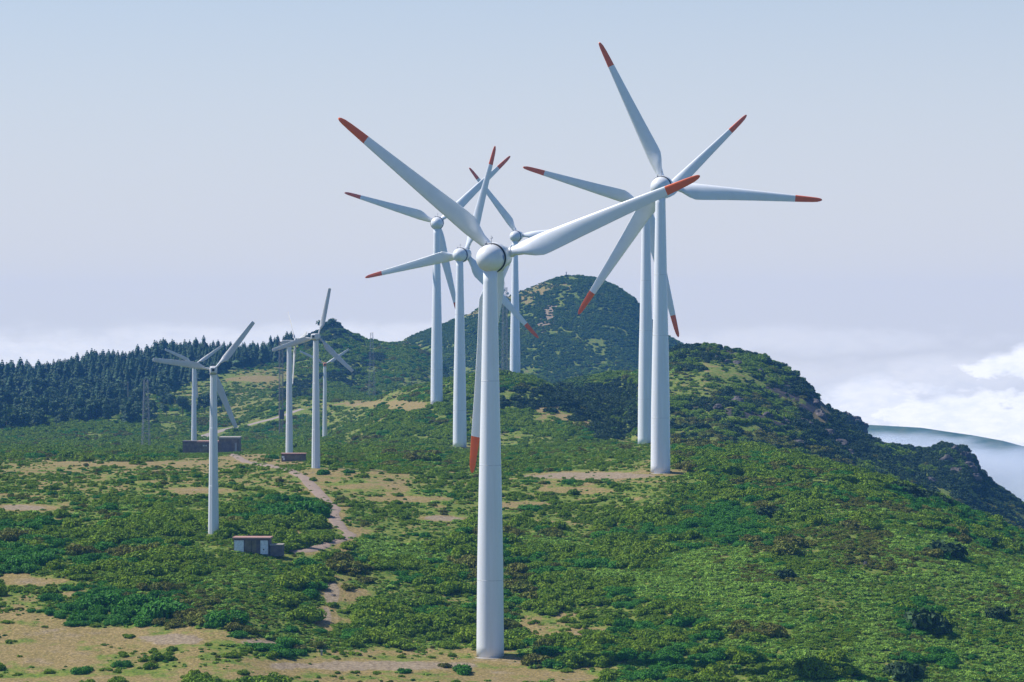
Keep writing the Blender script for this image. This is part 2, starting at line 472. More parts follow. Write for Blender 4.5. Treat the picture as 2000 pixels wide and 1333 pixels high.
def rock_mat():
    m, nt, b, N, L = new_mat('basalt_rock')
    f = noise(nt, 0.9, 6, 0.65)
    L(ramp(nt, f, [(0.3, (0.025, 0.024, 0.026)), (0.5, (0.075, 0.066, 0.062)), (0.68, (0.20, 0.16, 0.14))]), b.inputs['Base Color'])
    b.inputs['Roughness'].default_value = 0.95
    return m
M_ROCK = rock_mat()

def leaf_mat(name, cols, trans=0.25, var=0.5, isl=0.7):
    m, nt, b, N, L = new_mat(name)
    oi = N('ShaderNodeObjectInfo')
    geo = N('ShaderNodeNewGeometry')
    c = ramp(nt, oi.outputs['Random'], [(i / max(1, len(cols) - 1), q) for i, q in enumerate(cols)])
    f = noise(nt, 2.3, 3, 0.6)
    c = mixc(nt, 0.5, c, ramp(nt, f, [(0.3, tuple(v * (1 - var) * 1.0 for v in cols[0])), (0.7, tuple(v * (1 + var) for v in cols[-1]))]))
    # each leaf differs a little
    v = mth(nt, 'MULTIPLY_ADD', geo.outputs['Random Per Island'], isl)
    nt.nodes[-1].inputs[2].default_value = 1.0 - isl / 2
    mm = N('ShaderNodeMix'); mm.data_type = 'RGBA'; mm.blend_type = 'MULTIPLY'; mm.inputs['Factor'].default_value = 1
    L(c, mm.inputs['A']); 
    cb = N('ShaderNodeCombineColor'); 
    for k in range(3): L(v, cb.inputs[k])
    L(cb.outputs[0], mm.inputs['B'])
    c = mm.outputs['Result']
    L(c, b.inputs['Base Color'])
    b.inputs['Roughness'].default_value = 0.75
    b.inputs['Specular IOR Level'].default_value = 0.2
    tr = N('ShaderNodeBsdfTranslucent'); L(c, tr.inputs[0])
    mx = N('ShaderNodeMixShader'); mx.inputs[0].default_value = trans
    L(b.outputs[0], mx.inputs[1]); L(tr.outputs[0], mx.inputs[2])
    L(mx.outputs[0], nt.nodes['Material Output'].inputs[0])
    return m
M_HEATH = leaf_mat('heath_leaves', [(0.085, 0.185, 0.007), (0.130, 0.240, 0.008), (0.205, 0.290, 0.012)])
M_BROOM = leaf_mat('broom_leaves', [(0.028, 0.140, 0.008), (0.042, 0.180, 0.010), (0.068, 0.220, 0.012)], 0.2, 0.3)
M_FERN = leaf_mat('bracken_fronds', [(0.16, 0.31, 0.045), (0.22, 0.38, 0.058), (0.28, 0.42, 0.050)], 0.3, 0.4, 1.15)
M_BROWN = leaf_mat('olive_brown_leaves', [(0.13, 0.115, 0.022), (0.18, 0.165, 0.02), (0.15, 0.20, 0.02)], 0.2)
M_SCRUB = leaf_mat('hill_scrub_leaves', [(0.038, 0.115, 0.020), (0.062, 0.145, 0.020), (0.12, 0.18, 0.022)], 0.2)
M_DHEATH = leaf_mat('dark_and_shaded_heath_leaves', [(0.018, 0.050, 0.018), (0.028, 0.070, 0.020), (0.050, 0.090, 0.024)], 0.1)  # dark bushes; the same leaf colour stands in for shade on gully and ridge
M_PINE = leaf_mat('conifer_needles', [(0.016, 0.055, 0.024), (0.028, 0.078, 0.030), (0.060, 0.115, 0.038)], 0.12)
M_TREE = leaf_mat('pine_tree_leaves', [(0.025, 0.075, 0.032), (0.05, 0.11, 0.04), (0.10, 0.15, 0.055)], 0.15)

def ground_mat():
    m, nt, b, N, L = new_mat('hillside_ground')
    at = N('ShaderNodeAttribute'); at.attribute_name = 'cover'
    sp = N('ShaderNodeSeparateColor'); L(at.outputs['Color'], sp.inputs[0])
    dry, dirt, rock = sp.outputs
    tc = N('ShaderNodeTexCoord')
    f1 = noise(nt, 0.22, 8, 0.62, tc.outputs['Object'])
    f2 = noise(nt, 1.3, 4, 0.6, tc.outputs['Object'])
    f3 = noise(nt, 0.05, 4, 0.5, tc.outputs['Object'])
    green = ramp(nt, noise(nt, 0.55, 6, 0.65, tc.outputs['Object']), [(0.3, (0.060, 0.115, 0.014)), (0.5, (0.135, 0.180, 0.028)), (0.7, (0.24, 0.225, 0.055))])
    tan = ramp(nt, f2, [(0.25, (0.155, 0.125, 0.042)), (0.5, (0.235, 0.178, 0.066)), (0.75, (0.33, 0.24, 0.11))])
    tan = mixc(nt, mth(nt, 'MULTIPLY', mth(nt, 'SUBTRACT', f3, 0.45, True), 2.2, True), tan, (0.255, 0.185, 0.09))
    k = mth(nt, 'ADD', dry, mth(nt, 'MULTIPLY', mth(nt, 'SUBTRACT', f1, 0.5), 2.6))
    k = mth(nt, 'MULTIPLY', mth(nt, 'SUBTRACT', k, 0.35), 3.0, True)
    c = mixc(nt, k, green, tan)
    soil = ramp(nt, f2, [(0.3, (0.175, 0.13, 0.082)), (0.7, (0.33, 0.26, 0.175))])
    kd = mth(nt, 'ADD', dirt, mth(nt, 'MULTIPLY', mth(nt, 'SUBTRACT', f1, 0.5), 1.2))
    c = mixc(nt, mth(nt, 'MULTIPLY', mth(nt, 'SUBTRACT', kd, 0.4), 4.0, True), c, soil)
    rk = ramp(nt, f1, [(0.3, (0.022, 0.022, 0.024)), (0.55, (0.06, 0.052, 0.048)), (0.75, (0.19, 0.14, 0.105))])  # rock tone kept dark, also standing in for shade on the ridge flank
    kr = mth(nt, 'MULTIPLY', mth(nt, 'SUBTRACT', mth(nt, 'ADD', rock, mth(nt, 'MULTIPLY', mth(nt, 'SUBTRACT', f1, 0.5), 2.0)), 0.5), 4.0, True)
    c = mixc(nt, kr, c, rk)
    f4 = noise(nt, 2.6, 5, 0.75, tc.outputs['Object'])
    tuft = ramp(nt, f4, [(0.33, (0.42, 0.46, 0.40)), (0.5, (0.95, 0.95, 0.95)), (0.68, (1.45, 1.42, 1.3))])
    c = mixc(nt, mth(nt, 'SUBTRACT', 1.0, mth(nt, 'MULTIPLY', dirt, 0.75, True), True), c, tuft, 'MULTIPLY')
    L(c, b.inputs['Base Color'])
    b.inputs['Roughness'].default_value = 0.95
    b.inputs['Specular IOR Level'].default_value = 0.1
    bp = N('ShaderNodeBump'); bp.inputs['Strength'].default_value = 0.7; bp.inputs['Distance'].default_value = 0.35
    L(f2, bp.inputs['Height']); L(bp.outputs[0], b.inputs['Normal'])
    return m
M_GROUND = ground_mat()

# ------------------------------------------------------------------ ground mesh
us = np.concatenate([np.linspace(-4200, -200, 60)[:-1], np.arange(-200, 2200, 3.2), np.linspace(2200, 6200, 60)])
ds = np.concatenate([np.array([2, 8, 20, 40, 70, 110, 150, 190, 210, 240, 270, 300, 330, 360]), np.arange(385, 900, 1.7), np.arange(900, 1420, 2.4),
                     np.arange(1420, 2350, 4.0), np.linspace(2360, 4700, 40)])
U, D = np.meshgrid(us, ds)
GX = (U - 1000) / F * D
GZ = height(GX, D)
# how high the ground in front already reaches on the picture: used to leave out what nothing shows
GPY = HY - GZ / D * F
HOR = np.minimum.accumulate(GPY, axis=0)
def hidden(px, d, ztop, margin=14):
    j = np.clip(np.searchsorted(us, px), 1, len(us) - 1)
    i = np.clip(np.searchsorted(ds, d) - 4, 0, len(ds) - 1)
    return (HY - ztop / d * F) > HOR[i, j] + margin

def build_ground():
    nr, nc = U.shape
    v = np.stack([GX, D, GZ], -1).reshape(-1, 3)
    idx = np.arange(nr * nc).reshape(nr, nc)
    f = np.stack([idx[:-1, :-1], idx[:-1, 1:], idx[1:, 1:], idx[1:, :-1]], -1).reshape(-1, 4)
    me = bpy.data.meshes.new('ground')
    me.vertices.add(len(v)); me.vertices.foreach_set('co', v.ravel())
    me.loops.add(f.size); me.loops.foreach_set('vertex_index', f.ravel().astype(np.int32))
    me.polygons.add(len(f)); me.polygons.foreach_set('loop_start', np.arange(0, f.size, 4, dtype=np.int32))
    me.polygons.foreach_set('loop_total', np.full(len(f), 4, dtype=np.int32))
    me.update(calc_edges=True)
    me.polygons.foreach_set('use_smooth', np.ones(len(f), dtype=bool))
    cls = cover(U, GPY, GX, D)
    dryv = np.array([0.66, 0.46, 0.30, 0.20, 0.15, 0.12, 0.30, 0.30, 0.12, 0.62, 0.2, 0.15])[cls]
    rockv = np.array([0, 0, 0, 0, 0, 0, 0, 0.85, 0.12, 0.1, 0, 0.2])[cls]
    clr = clearing(U, GPY, GX, D)
    dryv = np.maximum(dryv, clr * 0.86)
    dirt = clr * 0.36
    for cx, cy, rx, ry in ((1140, 930, 115, 6), (330, 1248, 55, 10), (740, 1301, 190, 8), (510, 1255, 36, 5), (648, 1160, 12, 20), (636, 1205, 10, 16), (670, 1100, 8, 12), (870, 1013, 40, 5), (40, 992, 40, 5), (1070, 610, 16, 26), (1052, 640, 12, 14)):
        r = np.sqrt(((U - cx) / rx) ** 2 + ((GPY - cy) / ry) ** 2) + 0.5 * fbm(GX / 6, D / 9, 71, 3)
        dirt = np.maximum(dirt, np.clip((1.3 - r) / 0.4, 0, 1) * 0.9)
    col = np.stack([dryv, dirt, rockv, np.ones_like(dryv)], -1).reshape(-1, 4).astype(np.float32)
    a = me.color_attributes.new('cover', 'FLOAT_COLOR', 'POINT')
    a.data.foreach_set('color', col.ravel())
    me.materials.append(M_GROUND)
    o = bpy.data.objects.new('ground', me); link(o)
    tag(o, 'scrubby green and tan mountain plateau rising to rounded hills', None, kind='structure')
build_ground()

M_UNSEEN = paint('dark_unseen_ground', (0.03, 0.055, 0.03), 0.95, 0.3, dirt=(0.06, 0.08, 0.03), scale=0.02)  # invented dark cover, chosen to cut green bounce onto shaded faces
def build_unseen_ground():  # ground out of view, added to block cloud light from below
    ang = np.linspace(R(40), R(320), 90); rad = np.array([0.5, 30, 80, 150, 260, 420, 700, 1200, 2000, 3000, 4200])
    AA, RR = np.meshgrid(ang, rad)
    x, y = RR * np.sin(AA), RR * np.cos(AA)
    z = np.where(RR < 210, -3 - 0.30 * RR, -66.0) + 5 * fbm(x / 120, y / 120, 33, 3) * np.clip(RR / 300, 0, 1) - 4
    nr, nc = AA.shape; idx = np.arange(nr * nc).reshape(nr, nc)
    f = np.stack([idx[:-1, :-1], idx[1:, :-1], idx[1:, 1:], idx[:-1, 1:]], -1).reshape(-1, 4)
    o = mesh_obj('unseen_ground', np.stack([x, y, z], -1).reshape(-1, 3), f.tolist(), M_UNSEEN, smooth=True)
    tag(o, 'unseen dark ground added around the viewpoint', None, kind='structure')
build_unseen_ground()

# ------------------------------------------------------------------ the far slope beyond the cloud gap
def build_far_hill():
    m, nt, b, N, L = new_mat('far_slope_cover')
    L(ramp(nt, noise(nt, 0.035, 8, 0.7), [(0.32, (0.03, 0.07, 0.02)), (0.5, (0.07, 0.12, 0.03)), (0.68, (0.16, 0.17, 0.06))]), b.inputs['Base Color'])
    b.inputs['Roughness'].default_value = 1
    cu = np.array([1450, 1560, 1640, 1700, 1800, 1900, 1960, 2000, 2100, 2300, 2600, 2900], float)
    cp = np.array([1010, 880, 832, 830, 836, 850, 861, 872, 905, 960, 1040, 1250], float)
    dc = 3900.0
    u = np.linspace(1450, 2900, 260); s = np.concatenate([-np.linspace(1, 0, 60) ** 1.3, np.linspace(0.02, 1, 20)])
    UU, SS = np.meshgrid(u, s)
    xc = (UU - 1000) / F * dc; zc = (HY - np.interp(UU, cu, cp)) / F * dc
    Yv = dc + SS * 420
    Z = zc - 170 * np.where(SS < 0, np.abs(SS) ** 0.9, SS ** 1.1) + 7 * fbm(xc / 90, Yv / 120, 91, 4) * np.clip(abs(SS) * 5, 0.12, 1)
    v = np.stack([xc, Yv, Z], -1).reshape(-1, 3)
    nr, nc = UU.shape; idx = np.arange(nr * nc).reshape(nr, nc)
    f = np.stack([idx[:-1, :-1], idx[:-1, 1:], idx[1:, 1:], idx[1:, :-1]], -1).reshape(-1, 4)
    o = mesh_obj('far_hill', v, f.tolist(), m, smooth=True)
    tag(o, 'distant dark green slope sinking into the mist', None, kind='structure')
build_far_hill()

# ------------------------------------------------------------------ tracks
def build_path(name, pts, label, width, col, seed):
    m, nt, b, N, L = new_mat(name + '_surface')
    f = noise(nt, 0.8, 6, 0.65)
    L(ramp(nt, f, [(0.3, tuple(c * 0.72 for c in col)), (0.7, tuple(c * 1.2 for c in col))]), b.inputs['Base Color'])
    b.inputs['Roughness'].default_value = 0.95
    P = np.array([[(px - 1000) / F * d, d] for px, d in pts])
    t = np.arange(len(P)); tt = np.linspace(0, len(P) - 1, (len(P) - 1) * 16)
    mx = _pchip_slopes(t.astype(float), P, 0)
    i = np.clip(np.floor(tt).astype(int), 0, len(P) - 2); q = (tt - i)[:, None]
    C = (2*q**3 - 3*q**2 + 1) * P[i] + (q**3 - 2*q**2 + q) * mx[i] + (-2*q**3 + 3*q**2) * P[i+1] + (q**3 - q**2) * mx[i+1]
    T = np.gradient(C, axis=0); T /= np.linalg.norm(T, axis=1)[:, None] + 1e-9
    Nn = np.stack([-T[:, 1], T[:, 0]], 1)
    rows = []
    k = 7
    for j in range(k):
        s = (j / (k - 1) - 0.5) * 2
        ww = width * (1 + 0.5 * vnoise(tt * 1.7 + 5 * (s > 0), tt * 0 + seed, seed))
        rows.append(C + Nn * (s * ww * 0.5)[:, None])
    Rw = np.stack(rows, 1)
    Z = height(Rw[..., 0], Rw[..., 1]) + 0.10
    Z[:, 0] -= 0.14; Z[:, -1] -= 0.14
    v = np.concatenate([Rw, Z[..., None]], -1).reshape(-1, 3)
    n = len(C); idx = np.arange(n * k).reshape(n, k)
    f = np.stack([idx[:-1, :-1], idx[:-1, 1:], idx[1:, 1:], idx[1:, :-1]], -1).reshape(-1, 4)
    o = mesh_obj(name, v, f.tolist(), m, smooth=True)
    tag(o, label, None, kind='structure')
    return C
# distance where the ground shows at a given photo point
def d_at(px, py, dmin=400, dmax=1700):
    dd = np.arange(dmin, dmax, 1.0)
    z = height((px - 1000) / F * dd, dd, False)
    p = HY - z / dd * F
    k = np.where(p <= py)[0]
    return float(dd[k[0]]) if len(k) else dmax
def at(pts): return [(px, d_at(px, py)) for px, py in pts]
PATHS = []
PATHS.append((build_path('dirt_road', at([(566, 1081), (612, 1076), (652, 1062), (684, 1045), (664, 1032), (652, 1012), (652, 992), (630, 972), (612, 952), (592, 932), (560, 919), (520, 912), (484, 905), (462, 893), (447, 884)]),
           'winding grey brown dirt road through the scrub', 2.6, (0.25, 0.18, 0.13), 3), 1.35))
PATHS.append((build_path('gravel_track', at([(380, 862), (405, 850), (440, 838), (490, 828), (540, 816), (590, 800)]),
           'pale gravel track climbing behind the long building', 5.0, (0.29, 0.23, 0.195), 8), 6.0))

# ------------------------------------------------------------------ vegetation prototypes
def leaf_cloud(centers, radii, n, size, squash=1.0, up=0.0, seed=0, aspect=1.6, core=None):
    g = np.random.default_rng(seed)
    centers = np.array(centers, float); radii = np.array(radii, float)
    w = radii ** 2; w /= w.sum()
    k = g.choice(len(centers), n, p=w)
    dirs = g.normal(size=(n, 3)); dirs /= np.linalg.norm(dirs, axis=1)[:, None]
    dirs[:, 2] = np.where(dirs[:, 2] < -0.25, -dirs[:, 2], dirs[:, 2])
    rr = radii[k] * (0.78 + 0.27 * g.random(n))
    p = centers[k] + dirs * rr[:, None] * np.array([1, 1, squash])
    nrm = dirs + 0.75 * g.normal(size=(n, 3)); nrm[:, 2] += up
    nrm /= np.linalg.norm(nrm, axis=1)[:, None]
    a = np.cross(nrm, g.normal(size=(n, 3))); a /= np.linalg.norm(a, axis=1)[:, None] + 1e-9
    b = np.cross(nrm, a)
    s = size * (0.6 + 0.8 * g.random(n))[:, None]
    v = np.stack([p - a * s * aspect * .5, p + b * s * .5, p + a * s * aspect * .5, p - b * s * .5], 1).reshape(-1, 3)
    keep = p[:, 2] > -0.15
    v = v.reshape(n, 4, 3)[keep].reshape(-1, 3)
    f = np.arange(len(v)).reshape(-1, 4).tolist()
    v = v.tolist()
    if core:
        bm = bmesh.new()
        for c, r in zip(centers, radii):
            bmesh.ops.create_icosphere(bm, subdivisions=1, radius=r * core, matrix=Matrix.Translation(c) @ Matrix.Diagonal((1, 1, squash, 1)))
        bm.verts.ensure_lookup_table()
        base = len(v)
        v += [tuple(q.co) for q in bm.verts]; f += [[q.index + base for q in fc.verts] for fc in bm.faces]
        bm.free()
    return v, f
def lobes(g, n, spread, r0, r1, h):
    c, r = [], []
    for i in range(n):
        a = g.uniform(0, 6.28); q = spread * math.sqrt(g.random())
        rr = g.uniform(r0, r1)
        c.append((q * math.cos(a), q * math.sin(a), h * (1 - 0.6 * (q / max(spread, 1e-3)) ** 2) * g.uniform(0.6, 1.0)))
        r.append(rr)
    return c, r
PROTO = []     # (mesh object, species)
hidden_col = bpy.data.collections.new('plant_prototypes')
def proto(name, v, f, mat, species):
    o = mesh_obj(name, v, f, mat, do_link=False)
    hidden_col.objects.link(o)
    PROTO.append((o, species))
pg = random.Random(5)
for i in range(5):
    c, r = lobes(pg, 9, 0.72, 0.30, 0.46, 0.42)
    proto('a_heath_shrub_%d' % i, *leaf_cloud(c, r, 1000, 0.105, 0.9, 0.3, 10 + i, core=0.74), M_HEATH, 0)
for i in range(4):
    c, r = lobes(pg, 7, 0.66, 0.34, 0.5, 0.28)
    proto('b_broom_shrub_%d' % i, *leaf_cloud(c, r, 1100, 0.07, 0.8, 0.5, 20 + i, aspect=2.4, core=0.86), M_BROOM, 1)
for i in range(3):
    c, r = lobes(pg, 8, 0.85, 0.26, 0.42, 0.10)
    proto('c_bracken_clump_%d' % i, *leaf_cloud(c, r, 300, 0.22, 0.9, 1.0, 30 + i, aspect=2.2, core=0.5), M_FERN, 2)
for i in range(3):
    c, r = lobes(pg, 8, 0.7, 0.3, 0.45, 0.36)
    proto('d_olive_brown_shrub_%d' % i, *leaf_cloud(c, r, 850, 0.11, 0.85, 0.2, 40 + i, core=0.72), M_BROWN, 3)
for i in range(3):
    c, r = lobes(pg, 8, 0.7, 0.32, 0.48, 0.42)
    proto('e_scrub_shrub_%d' % i, *leaf_cloud(c, r, 300, 0.22, 0.9, 0.3, 50 + i, core=0.82), M_SCRUB, 4)
for i in range(3):
    c, r = lobes(pg, 9, 0.7, 0.28, 0.46, 0.5)
    proto('f_dark_and_shaded_heath_%d' % i, *leaf_cloud(c, r, 420, 0.17, 0.95, 0.2, 80 + i, core=0.7), M_DHEATH, 5)
NS = len(PROTO)
SP_IDX = {s: [i for i, (o, sp) in enumerate(PROTO) if sp == s] for s in range(6)}

def conifer(seed, h=1.0):
    """unit-height conifer: crown (drooping boughs in tiers) and trunk, returned separately"""
    g = random.Random(seed)
    v, f = [], []
    tiers = 17
    for t in range(tiers):
        q = t / (tiers - 1)
        z = 0.10 + 0.88 * q
        L0 = (0.21 * (1 - q) ** 0.8 + 0.018) * g.uniform(0.8, 1.15)
        n = int(9 - 4 * q)
        for k in range(n):
            a = 6.283 * (k + g.random() * 0.9) / n + t * 1.3
            L1 = L0 * g.uniform(0.6, 1.25)
            dx, dy = math.cos(a), math.sin(a)
            wd = L1 * 0.42 + 0.012; dr = L1 * g.uniform(0.25, 0.6)
            b = len(v)
            v += [(0, 0, z + 0.03), (dx * L1 * .6 - dy * wd, dy * L1 * .6 + dx * wd, z - dr * .35),
                  (dx * L1, dy * L1, z - dr), (dx * L1 * .6 + dy * wd, dy * L1 * .6 - dx * wd, z - dr * .35),
                  (dx * L1 * .55, dy * L1 * .55, z + 0.035)]
            f += [(b, b + 1, b + 4), (b + 4, b + 1, b + 2), (b + 4, b + 2, b + 3), (b, b + 4, b + 3)]
    return v, f
def trunk_mesh(name, h, r0, r1, limbs=0, seed=0, do_link=False):
    g = random.Random(seed); m = MB()
    m.bar((0, 0, -0.02), (0.01, 0, h), r0, 7, r1)
    for i in range(limbs):
        a = g.uniform(0, 6.28); z = h * g.uniform(0.35, 0.85)
        m.bar((0, 0, z), (math.cos(a) * 0.25, math.sin(a) * 0.25, z + 0.16), r0 * 0.45, 5, r1 * 0.4)
    return m.build(name, M_BARK, do_link=do_link)

# shrub scatter -----------------------------------------------------------
#           density/m2, species weights (heath, broom, fern, brown, scrub), radius range
SPEC = {'t': (0.045, (.6, .2, .1, .1, 0, 0), (0.5, 1.2)), 'm': (0.11, (.62, .18, .1, .1, 0, 0), (0.45, 1.6)),
        'g': (0.17, (.68, .12, .12, .08, 0, 0), (0.45, 1.7)), 's': (0.38, (.60, .16, .12, .12, 0, 0), (0.5, 3.0)),
        'D': (0.34, (.12, .80, .03, .05, 0, 0), (0.8, 2.7)), 'F': (0.95, (.07, .07, .80, .06, 0, 0), (0.55, 1.3)),
        'B': (0.42, (.28, .07, .2, .45, 0, 0), (0.7, 1.5)), 'R': (0.20, (.0, .0, 0, .10, .30, .60), (0.9, 2.2)),
        'h': (0.44, (.0, .0, 0, .08, .92, 0), (1.2, 2.3)), 'o': (0.10, (.1, 0, 0, .3, .6, 0), (1.0, 1.8)),
        'K': (0.34, (0, .06, 0, .06, .10, .78), (0.9, 2.6)),  # dark heath placed where slopes look shaded, shade put into leaf colour
        'P': (0.05, (.2, .6, 0, .1, .1, 0), (0.8, 1.5))}
KEEP_OUT = [((-7.5, 465), 3.2)]     # filled below by turbine and hut positions (x, y), radius
TURB = [  # base px, base py, distance, hub py, yaw, tips
 dict(u=957.5, b=1283, d=465, h=502, yaw=20, tips=[(658, 231), (1363, 352), (917, 925)], c=(979, 502)),
 dict(u=1290, b=920, d=652, h=363, yaw=13, tips=[(1170, 83), (1601, 395), (1125, 612)], c=(1298.7, 363)),
 dict(u=1261.5, b=865, d=786, h=404, yaw=9, tips=[(1019, 326), (1460, 230), (1321, 657)], c=(1266.7, 404)),
 dict(u=898, b=877, d=930, h=497, yaw=22, tips=[(968, 289), (709, 541), (1048, 661)], c=(908, 497)),
 dict(u=853, b=783, d=1046, h=435, yaw=5, tips=[(669, 379), (996, 306), (892, 620)], c=(853, 435)),
 dict(u=1006, b=768, d=1189, h=461, yaw=18, tips=[(913, 328)], c=(1010, 462)),
]
SMALL = [
 dict(u=417, b=1044, d=530, h=723, yaw=4, tips=[(492, 630), (297, 706), (457, 836)], c=(415, 724)),
 dict(u=379, b=887, d=978, h=712, yaw=10, tips=[(315, 688), (437, 682)], c=(381, 711)),
 dict(u=617, b=917, d=657, h=658, yaw=17, tips=[(642, 563), (533, 683), (690, 726)], c=(621.7, 657.5)),
 dict(u=565, b=890, d=760, h=670, yaw=75, tips=[(559, 603)], c=(576, 671)),
 dict(u=634.5, b=859, d=1165, h=712, yaw=2, tips=[(684, 681), (582, 687)], c=(633, 713)),
]
for t in TURB + SMALL:
    KEEP_OUT.append((((t['u'] - 1000) / F * t['d'], t['d']), 2.6))
    # a small cleared strip in front so that the tower's foot shows as in the photograph
    KEEP_OUT.append((((t['u'] - 1000) / F * t['d'], t['d'] - 3.5), 2.4))
D_HUT = d_at(490, 1084)
D_LOW = d_at(573, 904) + 1.0
HUTS = [(495, D_HUT + 1, 5.2), (412, 955, 11), (573, D_LOW, 4.2)]
for px_, d_, w_ in ((412, 955, 10.0), (573, D_LOW, 4.0)):
    for q_ in range(1, 6):
        for s_ in (-.6, 0, .6): KEEP_OUT.append((((px_ - 1000) / F * (d_ - 8 * q_) + s_ * w_, d_ - 8 * q_), w_ * .5))
for px, d, r in HUTS:
    KEEP_OUT.append((((px - 1000) / F * d, d), r))
    KEEP_OUT.append((((px - 1000) / F * (d - r * .8), d - r * .8), r * 0.7))

def scatter():
    A = 2.0 * 0.5 * (2250 ** 2 - 400 ** 2) * (2320 / F)
    dens_max = 1.15
    n = int(A / 2 * dens_max)
    d = np.sqrt(rng.random(n) * (2250 ** 2 - 400 ** 2) + 400 ** 2)
    u = rng.random(n) * 2320 - 160
    x = (u - 1000) / F * d
    z = height(x, d)
    py = HY - z / d * F
    cls = cover(u, py, x, d)
    den = np.array([SPEC[c][0] for c in CL])[cls]
    den = den * np.clip(1 + 1.8 * fbm(x / 11.0, d / 14.0, 81, 3), 0.12, 2.0)
    den = den * (1 - 0.93 * (clearing(u, py, x, d) > 0.45))
    keep = rng.random(n) < den / dens_max
    far = d > 1400          # nothing smaller than a couple of pixels matters out there
    u, d, x, z, py, cls = (a[keep] for a in (u, d, x, z, py, cls))
    vis = ~hidden(u, d, z + 2.0)
    u, d, x, z, py, cls = (a[vis] for a in (u, d, x, z, py, cls))
    for (cx, cy), r in KEEP_OUT:
        k = ((x - cx) ** 2 + (d - cy) ** 2) > r * r
        u, d, x, z, py, cls = (a[k] for a in (u, d, x, z, py, cls))
    rad0 = 1.0
    for C, w in PATHS:
        for c0 in C[::4]:
            k = (((x - c0[0]) ** 2 + (d - c0[1]) ** 2) > (w * 1.1) ** 2) & ((np.abs(x - c0[0]) > w * .9) | (d > c0[1]) | (d < c0[1] - 11) | (rad0 < 0.25))
            u, d, x, z, py, cls = (a[k] for a in (u, d, x, z, py, cls))
    m = len(u)
    r0 = np.array([SPEC[c][2][0] for c in CL])[cls]; r1 = np.array([SPEC[c][2][1] for c in CL])[cls]
    rad = r0 + (r1 - r0) * rng.random(m) ** 2.2
    Wt = np.array([SPEC[c][1] for c in CL])[cls].cumsum(1)
    # neighbours tend to be the same plant
    q = np.clip(0.5 + 1.15 * fbm(x / 13.0, d / 17.0, 99, 3) + (rng.random(m) - .5) * 0.45, 0, 0.9999)
    sp = (q[:, None] * Wt[:, -1:] > Wt).sum(1)
    sp = np.clip(sp, 0, 5)
    sp = np.where((d > 880) & (u > 1280) & (sp == 1), 5, sp)  # ridge broom becomes dark heath, its colour carrying the slope's shade
    for u0, u1, d0, d1, cap in ((340, 640, 740, 965, .5), (535, 615, 640, 740, .55), (445, 560, 455, 512, .8), (870, 930, 800, 935, .6), (1232, 1322, 600, 790, .6), (392, 442, 478, 532, .9), (610, 660, 1040, 1168, .6)):
        rad = np.where((u > u0) & (u < u1) & (d > d0) & (d < d1), np.minimum(rad, cap), rad)
    rad = np.where(sp == 2, np.minimum(rad, 1.25), rad)
    return u, d, x, z, py, cls, rad, sp
SU, SD, SX, SZ, SPY, SC, SR, SS = scatter()
print('shrubs', len(SU))
IDX = np.zeros(len(SU), int)
for s in range(6):
    k = np.where(SS == s)[0]
    IDX[k] = np.array(SP_IDX[s])[rng.integers(0, len(SP_IDX[s]), len(k))]
SROT = rng.random(len(SU)) * 6.283
SCL = np.stack([SR * (0.85 + .3 * rng.random(len(SU))), SR * (0.85 + .3 * rng.random(len(SU))), SR * (0.6 + .6 * rng.random(len(SU)))], 1)

def tufts():
    n = 420000
    d = np.sqrt(rng.random(n) * (900 ** 2 - 430 ** 2) + 430 ** 2); u = rng.random(n) * 2120 - 60
    x = (u - 1000) / F * d; z = height(x, d); py = HY - z / d * F
    cls = cover(u, py, x, d)
    p = np.array([.03, .10, .20, .62, .6, .72, .6, .3, .3, .2, .3, .4])[cls] * (1 - .95 * (clearing(u, py, x, d) > .4))
    p = p * np.clip(1 + 2.2 * fbm(x / 5.0, d / 7.0, 121, 3), 0.05, 1.6)
    k = (rng.random(n) < p) & ~hidden(u, d, z + .5, 4)
    for C, w in PATHS:
        for c0 in C[::4]: k &= ((x - c0[0]) ** 2 + (d - c0[1]) ** 2) > (w * .9) ** 2
    x, d, z, cls = x[k], d[k], z[k], cls[k]; m = len(x)
    q = rng.random(m)
    sp = np.where(q < .45, 2, np.where(q < .82, 0, np.where(q < .92, 1, 3)))
    r = 0.26 + 0.32 * rng.random(m) ** 2
    idx = np.zeros(m, int)
    for t_ in range(4):
        kk = np.where(sp == t_)[0]; idx[kk] = np.array(SP_IDX[t_])[rng.integers(0, len(SP_IDX[t_]), len(kk))]
    scl = np.stack([r, r, r * 1.1], 1); rot = np.stack([r * 0, r * 0, rng.random(m) * 6.28], 1)
    gn_scatter('low_plants', np.stack([x, d, z - .03], 1), scl, rot, idx, hidden_col, 'low tufts of bracken and heath between the larger bushes')

